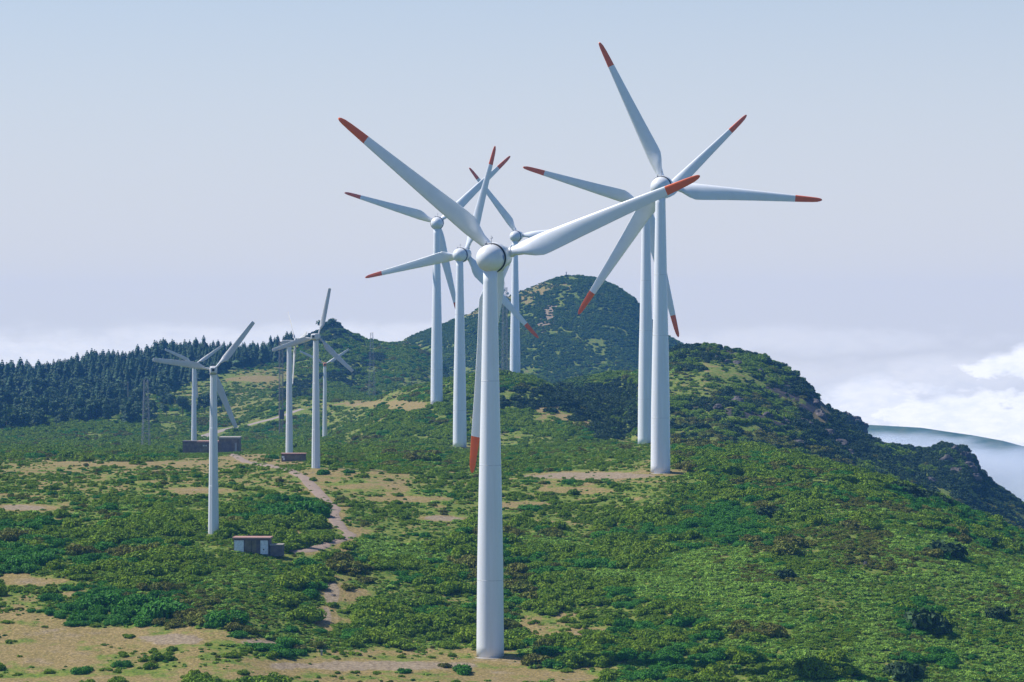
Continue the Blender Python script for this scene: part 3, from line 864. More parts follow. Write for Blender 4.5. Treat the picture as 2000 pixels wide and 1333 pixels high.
def gn_scatter(name, pos, scl, rot, idx, col, label):
    me = bpy.data.meshes.new(name)
    me.vertices.add(len(pos)); me.vertices.foreach_set('co', np.asarray(pos, np.float32).ravel())
    a = me.attributes.new('scl', 'FLOAT_VECTOR', 'POINT'); a.data.foreach_set('vector', np.asarray(scl, np.float32).ravel())
    a = me.attributes.new('rot', 'FLOAT_VECTOR', 'POINT'); a.data.foreach_set('vector', np.asarray(rot, np.float32).ravel())
    a = me.attributes.new('idx', 'INT', 'POINT'); a.data.foreach_set('value', np.asarray(idx, np.int32))
    o = bpy.data.objects.new(name, me); link(o)
    ng = bpy.data.node_groups.new(name + '_nodes', 'GeometryNodeTree')
    ng.interface.new_socket('Geometry', in_out='INPUT', socket_type='NodeSocketGeometry')
    ng.interface.new_socket('Geometry', in_out='OUTPUT', socket_type='NodeSocketGeometry')
    N, L = ng.nodes.new, ng.links.new
    gi, go = N('NodeGroupInput'), N('NodeGroupOutput')
    ci = N('GeometryNodeCollectionInfo'); ci.inputs['Collection'].default_value = col
    ci.inputs['Separate Children'].default_value = True; ci.inputs['Reset Children'].default_value = True
    ip = N('GeometryNodeInstanceOnPoints'); ip.inputs['Pick Instance'].default_value = True
    def attr(nm, t):
        n = N('GeometryNodeInputNamedAttribute'); n.data_type = t; n.inputs['Name'].default_value = nm
        return n.outputs['Attribute']
    L(gi.outputs[0], ip.inputs['Points']); L(ci.outputs[0], ip.inputs['Instance'])
    L(attr('idx', 'INT'), ip.inputs['Instance Index']); L(attr('scl', 'FLOAT_VECTOR'), ip.inputs['Scale'])
    e2r = N('FunctionNodeEulerToRotation'); L(attr('rot', 'FLOAT_VECTOR'), e2r.inputs[0]); L(e2r.outputs[0], ip.inputs['Rotation'])
    L(ip.outputs[0], go.inputs[0])
    md = o.modifiers.new('scatter', 'NODES'); md.node_group = ng
    tag(o, label, None, kind='stuff')
    return o

# the 300 shrubs that show largest are things; everything smaller is one mass
screen = SR / SD
big = np.argsort(-(screen * (SS != 2) * (SU > -20) * (SU < 2020) * (SPY < 1345) * (SPY > 860)))[:270]
isbig = np.zeros(len(SU), bool); isbig[big] = True
SPN = [('heath_shrub', 'rounded yellow green heath shrub'), ('broom_shrub', 'dark green broom shrub'), ('bracken_clump', 'pale bracken clump'),
       ('heath_shrub', 'olive brown heath shrub'), ('heath_shrub', 'dull green scrub shrub'), ('tree_heath', 'very dark green, shade-toned tree heath')]
def region(px, py):
    if py > 1225:
        return ('in the bottom left corner of the slope' if px < 330 else 'on the lowest slope left of the front turbine' if px < 930 else
                'just right of the front turbine foot' if px < 1300 else 'in the lowest bracken right of centre' if px < 1650 else 'in the bottom right corner of the slope')
    if py > 1120:
        return ('in the thicket below the faceted front tower, far left' if px < 330 else 'in the thicket below the white panelled hut' if px < 640 else
                'beside the eroded track left of the front turbine' if px < 930 else 'on the slope right of the front tower, low down' if px < 1300 else
                'low in the bracken of the right slope' if px < 1650 else 'near the lower right edge')
    if py > 1020:
        return ('at the left edge level with the white panelled hut' if px < 330 else 'around the white panelled hut' if px < 640 else
                'between the dirt road and the front tower' if px < 930 else 'right of the front tower at mid slope' if px < 1300 else
                'in the middle of the right slope' if px < 1650 else 'high on the far right slope')
    return ('on the tan plateau at the left' if px < 560 else 'on the dry grass in the middle' if px < 1250 else 'along the top of the right slope')
for k in big:
    o0 = PROTO[IDX[k]][0]
    nm, lb = SPN[SS[k]]
    o = o0.copy(); o.name = nm; link(o)
    o.location = (SX[k], SD[k], SZ[k] - 0.06 * SR[k]); o.rotation_euler = (0, 0, SROT[k]); o.scale = SCL[k]
    rg = region(SU[k], SPY[k])
    tag(o, (lb + ' ' + rg), 'shrub', lb + 's ' + rg)
r = ~isbig
gn_scatter('scrub', np.stack([SX, SD, SZ - 0.06 * SR], 1)[r], SCL[r], np.stack([SROT * 0, SROT * 0, SROT], 1)[r], IDX[r], hidden_col,
           'dense mixed scrub and bracken covering the plateau and hills')

tufts()
# single shrubs the photograph shows apart (photo px, py of the foot, radius in m, species, label)
SINGLE = [
 (161, 1312, 1.9, 1, 'round dark bush standing alone on the tan grass, bottom left'),
 (187, 1224, 0.9, 0, 'small round bush on bare tan grass below the dark broom'),
 (242, 1303, 1.7, 1, 'low dark bush right of the round bush, bottom left'),
 (230, 1335, 1.7, 0, 'yellow green bush cut by the bottom edge'),
 (22, 1254, 0.85, 0, 'small bush near the left edge on tan grass'),
 (300, 1296, 1.2, 3, 'greyish bush on the tan grass near the bottom'),
 (604, 1010, 4.6, 1, 'very large dark green bush left of the road bend'),
 (552, 1008, 3.6, 1, 'large dark green bush left of the very large one by the road'),
 (294, 975, 1.9, 1, 'dark bush on the tan plateau left of the faceted tower'),
 (668, 980, 1.5, 3, 'grey brown bush just right of the road'),
 (632, 927, 1.7, 1, 'small dark bush at the foot of the turbine beside the brown hut'),
 (682, 925, 1.3, 1, 'compact dark bush on the tan ground right of the brown hut'),
 (1035, 1001, 2.2, 1, 'flat dark green bush on the light grass right of the front tower'),
 (867, 1309, 1.0, 3, 'dark reddish brown bush on the pale dirt strip'),
 (905, 1318, 1.9, 1, 'dark green bush at the bottom near the front turbine'),
 (790, 1318, 1.1, 1, 'small dark bush below the pale dirt strip'),
 (1805, 1228, 3.9, 1, 'big dark green bush on the bracken slope at the right'),
 (1770, 1325, 3.0, 1, 'dark bush at the bottom right among bracken'),
 (1948, 1208, 2.2, 1, 'dark bush near the right edge in the bracken'),
 (1850, 1090, 3.4, 1, 'dark rounded thicket high on the right slope'),
 (1925, 1062, 2.0, 1, 'small dark tree like bush near the right edge'),
 (1535, 1085, 3.2, 3, 'olive brown thicket on the hump of the right slope'),
 (1550, 1065, 3.0, 3, 'olive thicket crowning the hump of the right slope'),
 (1530, 1130, 1.9, 1, 'dark bush below the olive thicket on the right slope'),
 (440, 1215, 3.4, 1, 'wide dark broom mound left of centre low down'),
 (330, 1205, 4.4, 1, 'broad dark broom mound under the thicket at the left'),
 (200, 1190, 4.2, 1, 'dark blue green broom mound at the left above the tan grass'),
 (270, 1188, 4.2, 1, 'dark broom mound in the middle of the left mounds'),
 (40, 1110, 3.5, 1, 'dark broom mound at the left edge'), (90, 1105, 3.6, 1, 'second dark broom mound from the left edge'),
 (600, 1210, 2.6, 0, 'bushy yellow green heath mound left of the eroded track'),
 (555, 1185, 2.6, 0, 'heath mound above and left of the eroded track foot'),
 (720, 1212, 2.6, 0, 'heath mound right of the eroded track'),
 (1500, 1010, 2.6, 1, 'dark bush high on the right slope, behind the olive patch'),
]
for i, (px, py, rad, sp, lb) in enumerate(SINGLE):
    if px > 1480 and sp == 1: sp = 5
    rad *= 1.3 if px > 320 else 1.1
    d = d_at(px, py); x = (px - 1000) / F * d
    pi = SP_IDX[sp][i % len(SP_IDX[sp])]
    o = PROTO[pi][0].copy(); o.name = SPN[sp][0]; link(o)
    o.location = (x, d, hz(x, d) - 0.08 * rad); o.rotation_euler = (0, 0, i * 1.7); o.scale = (rad, rad * .95, rad * 0.95)
    tag(o, lb, 'shrub')

# ------------------------------------------------------------------ forest
def forest():
    cm = []
    fcol = bpy.data.collections.new('conifer_prototypes')
    for i in range(4):
        v, f = conifer(60 + i)
        cm.append(mesh_obj('crown', v, f, M_PINE, do_link=False))
    tm = trunk_mesh('trunk', 0.9, 0.022, 0.004)
    g_ = random.Random(3)
    for i in range(3):
        c_, r_ = [], []
        for q in range(11):
            a_ = g_.uniform(0, 6.28); k_ = g_.random(); w_ = .30 * (1.05 - .6 * k_) * g_.random() ** .5
            c_.append((math.cos(a_) * w_, math.sin(a_) * w_, .22 + .66 * k_)); r_.append(g_.uniform(.10, .19))
        v, f = leaf_cloud(c_, r_, 330, 0.075, 1.0, .2, 70 + i, core=.7)
        cm.append(mesh_obj('crown', v, f, M_TREE, do_link=False))
    for i in range(4, 7):
        o = cm[i].copy(); o.name = 'low_tree_%d' % i; fcol.objects.link(o)
    for i in range(4):
        v, f = conifer(60 + i)
        b = len(v); v = list(v) + [tuple(q.co) for q in tm.data.vertices]; f = list(f) + [tuple(j + b for j in p.vertices) for p in tm.data.polygons]
        o = mesh_obj('conifer_%d' % i, v, f, M_PINE, do_link=False); fcol.objects.link(o)
    # candidate stems: the wooded hill on the left, d 1290 - 1760
    n = 16000
    d = 1240 + rng.random(n) * 590; u = rng.random(n) * 760 - 170
    x = (u - 1000) / F * d; z = height(x, d); py = HY - z / d * F
    low = np.interp(u, [-200, 0, 60, 130, 260, 330, 350, 420, 480, 560, 600], [835, 832, 828, 822, 815, 800, 762, 742, 722, 705, 640])
    low = low + 30 * fbm(x / 22, d / 30, 15, 3)
    keep = (py < low) & (rng.random(n) < np.clip(0.36 + 0.9 * fbm(x / 22, d / 30, 16, 3), 0.1, 0.8) * np.where(py > 775, 0.4, 1.0))
    u, d, x, z, py = (a[keep] for a in (u, d, x, z, py))
    vis = ~hidden(u, d, z + 12, 4)
    u, d, x, z, py = (a[vis] for a in (u, d, x, z, py))
    H = (6.2 + 5.8 * rng.random(len(u)) ** 1.5) * (1 + 0.9 * fbm(x / 25, d / 40, 17, 2))
    H *= np.interp(u, [0, 500, 600], [1.12, 0.85, 0.6])
    sc = H * (1.25 + 0.6 * rng.random(len(u)))
    idx = rng.integers(0, 4, len(u))
    lowt = (py + 22 * fbm(x / 30, d / 40, 19, 2) > 762) & (rng.random(len(u)) < 0.8)
    idx = np.where(lowt, rng.integers(4, 7, len(u)), idx)
    H = np.where(lowt, H * 0.72, H); sc = np.where(lowt, H * 1.15, sc)
    rot = rng.random(len(u)) * 6.28
    # single trees: those nearest the meadow and those standing against the sky
    top = HY - (z + H) / d * F
    order = np.argsort(-py)
    chosen = list(order[:90])
    for c in np.arange(-20, 600, 6.0):
        k = np.where(abs(u - c) < 3.5)[0]
        if len(k): chosen.append(k[np.argmin(top[k])])
    chosen = list(dict.fromkeys(int(c) for c in chosen))
    sel = np.zeros(len(u), bool); sel[chosen] = True
    for k in chosen:
        sky = k not in set(order[:90].tolist())
        where = 'at the far left' if u[k] < 130 else 'left of the twin faceted turbines' if u[k] < 330 else 'behind the twin faceted turbines' if u[k] < 470 else 'beside the rounded knoll'
        lb = ('tall dark conifer breaking the skyline ' if sky else 'low rounded tree on the lower forest edge ' if lowt[k] else 'dark conifer on the lower forest edge ') + where
        e = empty('low_tree' if lowt[k] else 'conifer', (x[k], d[k], z[k] - 0.2), rot[k]); e.scale = (sc[k], sc[k], H[k])
        tag(e, lb, 'tree', ('skyline conifers ' if sky else 'low forest edge trees ' if lowt[k] else 'forest edge conifers ') + where)
        a = cm[idx[k]].copy(); link(a, e)
        t = tm.copy(); link(t, e)
    r = ~sel
    gn_scatter('forest', np.stack([x, d, z - 0.2], 1)[r], np.stack([sc, sc, H], 1)[r], np.stack([rot * 0, rot * 0, rot], 1)[r], idx[r], fcol,
               'dense dark conifer forest covering the hill at the left')
    print('forest', len(u), 'single', len(chosen))
forest()

def round_tree(px, py, d, h, w, label, mat=M_TREE, seed=0, group=None):
    g = random.Random(seed)
    x = (px - 1000) / F * d; z = hz(x, d)
    e = empty('pine_tree', (x, d, z - 0.1), seed)
    c, r = [], []
    for i in range(13):
        a = g.uniform(0, 6.28); q = g.random() ** .5; t = g.random()
        rr = w * 0.5 * (0.95 - 0.45 * t) * q
        c.append((math.cos(a) * rr, math.sin(a) * rr, h * (0.30 + 0.58 * t))); r.append(w * g.uniform(0.15, 0.26))
    v, f = leaf_cloud(c, r, 900, 0.5, 0.9, 0.2, seed, core=0.7)
    mesh_obj('crown', v, f, mat, e)
    m = MB(); m.bar((0, 0, -0.5), (0.15, 0, h * .75), 0.22, 7, 0.07)
    for i in range(5):
        a = g.uniform(0, 6.28); zz = h * g.uniform(.3, .6)
        m.bar((0.05, 0, zz), (math.cos(a) * w * .3, math.sin(a) * w * .3, zz + h * .15), 0.09, 5, 0.03)
    m.build('trunk', M_BARK, e)
    tag(e, label, 'tree', group)
ROUND = [(42, 1310, 10.0, 8.5, 'broad dark pine standing in front of the forest, leftmost'), (122, 1315, 8.0, 7, 'rounded pine in front of the forest, second from the left'),
         (155, 1318, 8.6, 6, 'rounded pine in front of the forest, third from the left'), (212, 1320, 9.5, 6.5, 'pale green pine left of the bare pole'),
         (325, 1360, 11.0, 9, 'large dark pine right of the lattice tower'), (357, 1360, 9.5, 8, 'dark pine just left of the twin faceted turbines'),
         (400, 1370, 10, 9.5, 'dark pine between the twin faceted turbine towers'), (433, 1372, 9, 8, 'small dark pine right of the faceted towers'),
         (268, 1345, 9, 7.5, 'pine between the bare pole and the lattice tower'),
         (631, 1745, 6, 9, 'dark tree clump on the left of the knoll top'), (648, 1750, 6.5, 9, 'dark tree clump on the summit of the knoll'), (661, 1748, 5, 5, 'small dark tree on the right of the knoll top')]
for i, (px, d, h, w, lb) in enumerate(ROUND): round_tree(px, 0, d, h, w, lb, seed=100 + i)

# ------------------------------------------------------------------ turbines
def airfoil(n=20):
    """closed unit section, leading edge at 0, trailing edge at 1"""
    up = []; lo = []
    for k in range(n // 2 + 1):
        t = 0.5 * (1 - math.cos(math.pi * k / (n // 2)))
        y = 5 * (0.2969 * math.sqrt(t) - 0.126 * t - 0.3516 * t ** 2 + 0.2843 * t ** 3 - 0.1015 * t ** 4)
        up.append((t, y)); lo.append((t, -y * 0.75))
    return up + lo[-2:0:-1]
AF = airfoil()
def blade_mesh(stations, r_from, r_to, ends=(True, True)):
    """stations: r, chord, thickness ratio, twist deg, leading edge x, roundness (1 circle .. 0 airfoil)"""
    S = np.array(stations, float)
    rs = [r for r in S[:, 0] if r_from < r < r_to]
    rs = sorted(set([r_from, r_to] + rs + list(np.linspace(r_from, r_to, 26))))
    v, f = [], []
    n = len(AF)
    for r in rs:
        c, tk, tw, le, rd = [np.interp(r, S[:, 0], S[:, k]) for k in range(1, 6)]
        a = math.radians(tw)
        for (t, y) in AF:
            ang = math.atan2(y, t - 0.5)
            cx, cy = 0.5 + 0.5 * math.cos(ang), 0.5 * math.sin(ang)
            X = (t * (1 - rd) + cx * rd) * c
            Yt = (y * tk * (1 - rd) + cy * rd) * c
            # the chord turns about the quarter point; leading edge towards the wind (+Y)
            px = X - 0.3 * c; 
            xr = px * math.cos(a) + Yt * math.sin(a); yr = -px * math.sin(a) - Yt * math.cos(a)
            v.append((xr + 0.3 * c * math.cos(a) + le, yr, r))
    m = len(rs)
    for i in range(m - 1):
        for k in range(n):
            a_, b_ = i * n + k, i * n + (k + 1) % n
            f.append((a_, b_, b_ + n, a_ + n))
    if ends[0]: f.append(tuple(range(n - 1, -1, -1)))
    if ends[1]: f.append(tuple(range((m - 1) * n, m * n)))
    return v, f
BIG_ST = [(1.0, 1.55, 1, 0, -0.78, 1), (2.6, 1.6, 1, 10, -0.80, 1), (4.0, 2.3, .62, 24, -0.95, .5), (5.8, 3.35, .40, 22, -1.10, .12), (7.2, 3.75, .32, 18, -1.15, 0), (8.6, 3.6, .28, 15, -1.12, 0),
          (14, 2.95, .24, 9, -1.02, 0), (21, 2.25, .2, 5, -.86, 0), (29.2, 1.52, .18, 2, -.68, 0), (31.0, 1.36, .17, 1, -.64, 0), (32.8, 1.18, .16, 1, -.60, 0), (34.0, 0.98, .15, 1, -.55, 0), (34.7, 0.68, .15, 1, -.46, 0), (35.1, 0.28, .15, 1, -.28, 0)]
SM_ST = [(0.4, .42, 1, 0, -.21, 1), (1.7, .42, 1, 10, -.21, 1), (2.9, 1.25, .26, 16, -.36, 0), (4, 1.28, .22, 13, -.36, 0), (8, .98, .18, 6, -.33, 0), (11.2, .72, .15, 2, -.30, 0), (11.35, .66, .12, 2, -.29, 0)]
def shared(name, vf, mat, smooth=True):
    o = mesh_obj(name, vf[0], vf[1], mat, smooth=smooth, do_link=False)
    return o.data
ME_BLADE = shared('blade', blade_mesh(BIG_ST, 1.0, 29.2, (True, False)), M_BLADE)
ME_TIP = shared('blade_tip', blade_mesh(BIG_ST, 29.2, 35.1, (False, True)), M_RED)
ME_SBLADE = shared('blade', blade_mesh(SM_ST, 0.4, 11.35), M_OLDW)
def inst(name, me, parent, loc=(0, 0, 0), rot=(0, 0, 0), scl=None):
    o = bpy.data.objects.new(name, me); link(o, parent); o.location = loc; o.rotation_euler = rot
    if scl: o.scale = scl
    return o
for me in (ME_BLADE, ME_TIP, ME_SBLADE):
    me.polygons.foreach_set('use_smooth', [len(p.vertices) == 4 for p in me.polygons])

_m = MB(); _m.lathe([(1.95, .80), (1.95, .87), (2.15, .87), (2.15, .80)], 28)
ME_COLLAR = _m.build('root_collar', M_SEAM, do_link=False).data
TILT = R(5)
def fit_rotor(t, yaw_rel, ov):
    """blade angle and length (m) that put the tips where the photograph shows them"""
    M = Matrix.Rotation(-yaw_rel, 3, 'Z') @ Matrix.Rotation(TILT, 3, 'X')
    k = F / (t['d'] + ov); best = (1e9, 0, 35)
    for i in range(240):
        th = 2 * math.pi * i / 240 / 3
        ds = [M @ Vector((math.sin(th + j * 2.0944), 0, math.cos(th + j * 2.0944))) for j in range(3)]
        num = den = 0; pr = []
        for a, b in t['tips']:
            v = Vector((a - t['c'][0], t['c'][1] - b))
            q = max(ds, key=lambda w: (w.x * v.x + w.z * v.y)); q2 = Vector((q.x, q.z)) * k
            num += v.dot(q2); den += q2.dot(q2); pr.append((v, q2))
        Rm = num / den; e = sum((v - q2 * Rm).length_squared for v, q2 in pr)
        if e < best[0]: best = (e, th, Rm)
    return best
def phase(t, yaw_rel):
    cx, cy = t['c']; c = math.cos(yaw_rel)
    best, arg = 1e9, 0
    tips = t['tips']
    vecs = [((a - cx) / c, cy - b) for a, b in tips]
    for k in range(1200):
        th = 2 * math.pi * k / 1200 / 3
        e = 0
        for vx, vy in vecs:
            L = math.hypot(vx, vy); a = math.atan2(vx, vy)
            e += min(1 - math.cos(a - th - j * 2 * math.pi / 3) for j in range(3))
        if e < best: best, arg = e, th
    return arg

def prof_obj(name, prof, mat, parent, n=56, axis='Z'):
    m = MB(); m.lathe(prof, n, axis); o = m.build(name, mat, parent)
    o.data.polygons.foreach_set('use_smooth', [len(p.vertices) == 4 for p in o.data.polygons])
    return o
def big_turbine(t, label):
    d = t['d']; x = (t['u'] - 1000) / F * d
    zg = hz(x, d) - 0.4
    zh = (HY - t['h']) / F * d
    H = zh - zg
    az = math.atan((t['u'] - 1000) / F)
    yaw = R(t['yaw']) ; ya = yaw + az
    e = empty('wind_turbine', (x, d, zg), -ya)
    tag(e, label, 'wind turbine', 'tall white turbines with red blade tips')
    top = H - 1.9
    tp = [(0, 2.22), (2, 2.20), (15, 2.09), (26, 1.88), (39.5, 1.56), (52, 1.30), (60, 1.14), (62.5, 1.12)]
    k = top / 62.5
    prof = []
    seams = (12.6, 31.0, 44.5)
    zz = [h * k for h, r in tp] + [q * k for q in seams] + list(np.linspace(0, top, 30))
    rr = lambda h: float(np.interp(h / k, [a for a, b in tp], [b for a, b in tp]))
    for h in sorted(set(zz)):
        prof.append((h, rr(h)))
    tower = prof_obj('tower', prof, M_TOWER, e, 64)
    for q in seams:
        h = q * k; r0 = rr(h)
        prof_obj('flange', [(h - .05, r0 - .02), (h - .05, r0 + .005), (h + .05, r0 + .005), (h + .05, r0 - .02)], M_SEAM, tower, 64)
    prof_obj('foundation', [(-0.9, 3.1), (0.25, 3.1), (0.32, 3.0), (0.32, 2.0)], M_CONC, e, 40)
    nac = prof_obj('nacelle', [(-2.75 * math.cos(a), max(0.0, 2.22 * math.sin(a))) for a in np.linspace(0, math.pi / 2, 14)] + [(0.5, 2.24), (0.55, 2.18)], M_NAC, e, 64, 'Y')
    nac.location = (0, 0, H)
    prof_obj('yaw_collar', [(-2.0, 1.22), (-1.75, 1.3), (-1.3, 1.32)], M_NAC, nac, 40)
    prof_obj('gap_ring', [(0.5, 1.6), (0.5, 2.16), (0.62, 2.16), (0.62, 2.42), (0.85, 2.42), (0.85, 1.6)], M_DARK, nac, 56, 'Y')
    gen = prof_obj('generator_ring', [(0.82, 2.0), (0.82, 2.42), (0.95, 2.47), (1.95, 2.47), (2.15, 2.36), (2.2, 2.0)], M_NAC, e, 64, 'Y'); gen.location = (0, 0, H)
    hub = prof_obj('hub', [(2.15, 1.9), (2.2, 2.22), (3.2, 2.05), (4.6, 1.95), (5.8, 1.75), (6.8, 1.3), (7.4, 0.7), (7.6, 0.0)], M_NAC, e, 56, 'Y'); hub.location = (0, 0, H)
    m = MB()
    m.bar((0.35, -0.2, 2.1), (0.35, -0.2, 3.65), 0.045, 6, 0.03); m.bar((0.15, -0.2, 3.2), (0.55, -0.2, 3.2), 0.03, 4); m.bar((0.55, -.2, 3.2), (0.55, -.2, 3.45), 0.05, 6)
    m.box((-0.55, -0.1, 2.25), (0.14, 0.14, 0.22)); m.bar((-0.55, -.1, 2.4), (-0.55, -.1, 2.75), 0.04, 5)
    m.build('weather_mast', M_GALV, nac)
    # small blue emblem on the flank of the nacelle
    m = MB(); ang = R(88)
    for (aa, hh, w_) in ((R(84), 0.02, 0.22), (R(93), 0.12, 0.13)):
        q = []
        for s in range(7):
            for e_ in (-1, 1):
                a2 = aa + (s / 6 - .5) * 0.24 * (1 if w_ > .2 else .5)
                y_ = hh + e_ * w_ * math.sqrt(max(0.05, 1 - ((s - 3) / 3.3) ** 2))
                q.append((2.245 * math.sin(a2), y_, 2.245 * math.cos(a2)))
        m.add(q, [(2 * s, 2 * s + 1, 2 * s + 3, 2 * s + 2) for s in range(6)])
    m.build('emblem', M_BLUE, nac)
    # rotor
    ov = 5.0
    err, th, Rm = fit_rotor(t, yaw, ov); bs = Rm / 35.1
    print('rotor', [round(q, 2) for q in (err, th, Rm)])
    drop = 0.25
    for o in (nac, gen, hub): o.location = (0, 0, H - drop); o.rotation_euler = (TILT, 0, 0)
    for j in range(3):
        a = th + j * 2 * math.pi / 3
        bl = inst('blade', ME_BLADE, e, (0, ov * math.cos(TILT), H - drop + ov * math.sin(TILT)), (0, 0, 0), (1, 1, bs))
        bl.rotation_mode = 'ZYX'; bl.rotation_euler = (TILT, a, 0)
        inst('blade_tip', ME_TIP, bl)
        inst('root_collar', ME_COLLAR, bl)
    return e
TL = ['nearest and largest white turbine, its foot at the end of the pale dirt strip', 'tall white turbine standing at the bare dirt patch, second largest',
      'white turbine half hidden behind the second largest turbine', 'white turbine directly left of the nearest turbine, thick tower ending in scrub',
      'white turbine left of the others on the light green rise, blades above the horizon', 'farthest red tipped turbine, its foot hidden by the green mound before the peak']
for t, l in zip(TURB, TL): big_turbine(t, l)

def small_turbine(t, label, nac_mat):
    d = t['d']; x = (t['u'] - 1000) / F * d
    zg = hz(x, d) - 0.3; zh = (HY - t['h']) / F * d; H = zh - zg
    az = math.atan((t['u'] - 1000) / F); yaw = R(t['yaw'])
    e = empty('wind_turbine', (x, d, zg), -(yaw + az))
    tag(e, label, 'wind turbine', 'smaller white turbines with faceted towers')
    m = MB(); m.lathe([(0, .98), (0.3 * H, .88), (0.3 * H + .02, .86), (0.65 * H, .74), (0.65 * H + .02, .72), (H - 0.75, .60)], 10)
    o = m.build('tower', M_STOW, e); o.rotation_euler = (0, 0, yaw + az + R(8))
    m = MB(); m.lathe([(H - .85, .62), (H - .8, .74), (H - .6, .74), (H - .55, .5)], 16); m.build('yaw_collar', M_GREY, e)
    # nacelle: tapered box with a rounded back
    m = MB()
    secs = [(-2.3, .38, .42), (-2.0, .58, .62), (-.8, .66, .72), (.8, .64, .70), (1.35, .48, .52)]
    v = []; f = []
    for y, hx, hh in secs:
        for k in range(16):
            a = 2 * math.pi * k / 16
            cx, cz = math.cos(a), math.sin(a)
            s = max(abs(cx), abs(cz)) ** .72
            v.append((hx * cx / s, y, hh * cz / s))
    for i in range(len(secs) - 1):
        for k in range(16):
            a_, b_ = i * 16 + k, i * 16 + (k + 1) % 16; f.append((a_, a_ + 16, b_ + 16, b_))
    f += [tuple(range(16)), tuple(range(len(v) - 1, len(v) - 17, -1))]
    m.add(v, f); n = m.build('nacelle', nac_mat, e); n.location = (0, 0, H)
    m = MB(); m.box((0.12, -2.33, 0.02), (0.22, 0.05, 0.2)); m.build('rear_vent', M_DARK, n)
    m = MB(); m.bar((0, -1.6, .6), (0, -1.6, 1.3), 0.04, 5); m.bar((-.2, -1.6, 1.2), (.2, -1.6, 1.2), .03, 4); m.build('wind_vane', M_GREY, n)
    hb = prof_obj('hub', [(1.3, .3), (1.35, .5), (2.1, .52), (2.45, .3), (2.55, 0)], nac_mat, e, 20, 'Y'); hb.location = (0, 0, H)
    th = phase(t, yaw)
    for j in range(3):
        inst('blade', ME_SBLADE, e, (0, 1.75, H), (0, th + j * 2 * math.pi / 3, 0))
SLB = ['nearest faceted white turbine, its foot above the white panelled hut', 'faceted turbine just behind and left of the nearest faceted one, beside the long building',
       'slim white turbine with its foot right of the low brown hut', 'faceted turbine seen edge on, rising behind the low brown hut', 'smallest white turbine with a faded red nacelle']
for i, (t, l) in enumerate(zip(SMALL, SLB)): small_turbine(t, l, M_RUST if i == 4 else M_OLDW)

# ------------------------------------------------------------------ masts, poles
def lattice(px, d, top_py, w0, w1, label, bar=0.07, antennas=False, box=None, base_z=None, mat=M_GALV, segs=None):
    x = (px - 1000) / F * d; zb = hz(x, d) if base_z is None else base_z
    h = (HY - top_py) / F * d - zb
    e = empty('lattice_mast', (x, d, zb), R(20))
    tag(e, label, 'mast')
    n = segs or max(6, int(h / 2.2)); m = MB(); mb = MB()
    cor = ((-1, -1), (1, -1), (1, 1), (-1, 1))
    P = lambda k, c: (c[0] * (w0 + (w1 - w0) * k / n) / 2, c[1] * (w0 + (w1 - w0) * k / n) / 2, h * k / n - (0.4 if k == 0 else 0))
    for c in cor: m.bar(P(0, c), P(n, c), bar, 4)
    for k in range(n):
        for j in range(4):
            a, b = cor[j], cor[(j + 1) % 4]
            mb.bar(P(k, a), P(k + 1, b), bar * .5, 4); mb.bar(P(k, b), P(k + 1, a), bar * .5, 4); mb.bar(P(k + 1, a), P(k + 1, b), bar * .5, 4)
    m.build('corner_posts', mat, e); mb.build('bracing', mat, e)
    if antennas:
        for i, (ax, az_, r_) in enumerate(((-.9, -1.2, .75), (1.0, -2.6, .6), (-.9, -4.6, .6), (0.9, -5.2, .5))):
            q = MB(); q.lathe([(-.18, 0.05), (-.1, r_ * .8), (0, r_), (.12, r_), (.13, 0.0)], 18, 'Y'); o = q.build('dish_antenna', M_OLDW, e)
            o.location = (ax, -w1 * .6, h + az_); o.rotation_euler = (0, 0, R(20 * (i - 1)))
        q = MB(); q.bar((0, 0, h), (0, 0, h + 2.2), .06, 5); q.bar((-1.1, 0, h - .6), (1.1, 0, h - .6), .05, 4); q.bar((1.6, 0, h - 8), (2.6, 0, h - 8), .08, 4); q.build('top_aerial', mat, e)
    if box:
        q = MB(); q.box((0, -w1 * .5, box), (w1 * .7, .5, 2.0)); q.build('equipment_box', M_DGREY, e)
d285 = d_at(285, 880)
lattice(285, d285, 742, 2.7, 1.3, 'grey lattice tower standing in scrub before the forest', 0.09, mat=M_GALV, segs=13)
lattice(549, 1230, 668, 1.5, 1.5, 'dark lattice mast just left of the edge on turbine', 0.10, box=9.0, mat=M_MAST)
lattice(726, 1500, 650, 3.4, 1.1, 'thin lattice mast on the hillside right of the knoll', 0.055)
lattice(986, 1270, 562, 2.6, 1.6, 'communications mast with dishes behind the nearest turbine', 0.09, antennas=True)
def pole(px, d, top_py, r, label, name='pole', mat=M_GALV, h=None):
    x = (px - 1000) / F * d; zb = hz(x, d); hh = h or ((HY - top_py) / F * d - zb)
    m = MB(); m.bar((0, 0, -.5), (0, 0, hh), r, 10, r * .7); m.bar((-.5, 0, hh - .5), (.5, 0, hh - .5), r * .4, 5)
    m.bar((0, 0, hh), (0, 0, hh + .35), r * .5, 6)
    o = m.build(name, mat); o.location = (x, d, zb); tag(o, label, 'pole')
pole(250, d_at(250, 822), 746, 0.20, 'bare grey pole at the forest edge', mat=M_CONC)
def pillar(px, d, h):
    x = (px - 1000) / F * d; zb = hz(x, d)
    m = MB(); m.box((0, 0, .6), (1.0, 1.0, .9)); m.bar((0, 0, 1.4), (0, 0, h), .35, 8, .25); m.box((0, 0, h), (.5, .5, .15))
    o = m.build('survey_pillar', M_DGREY); o.location = (x, d, zb); tag(o, 'tiny survey pillar on the summit of the big peak', 'survey pillar')
pillar(1106, 2098, 3.4)

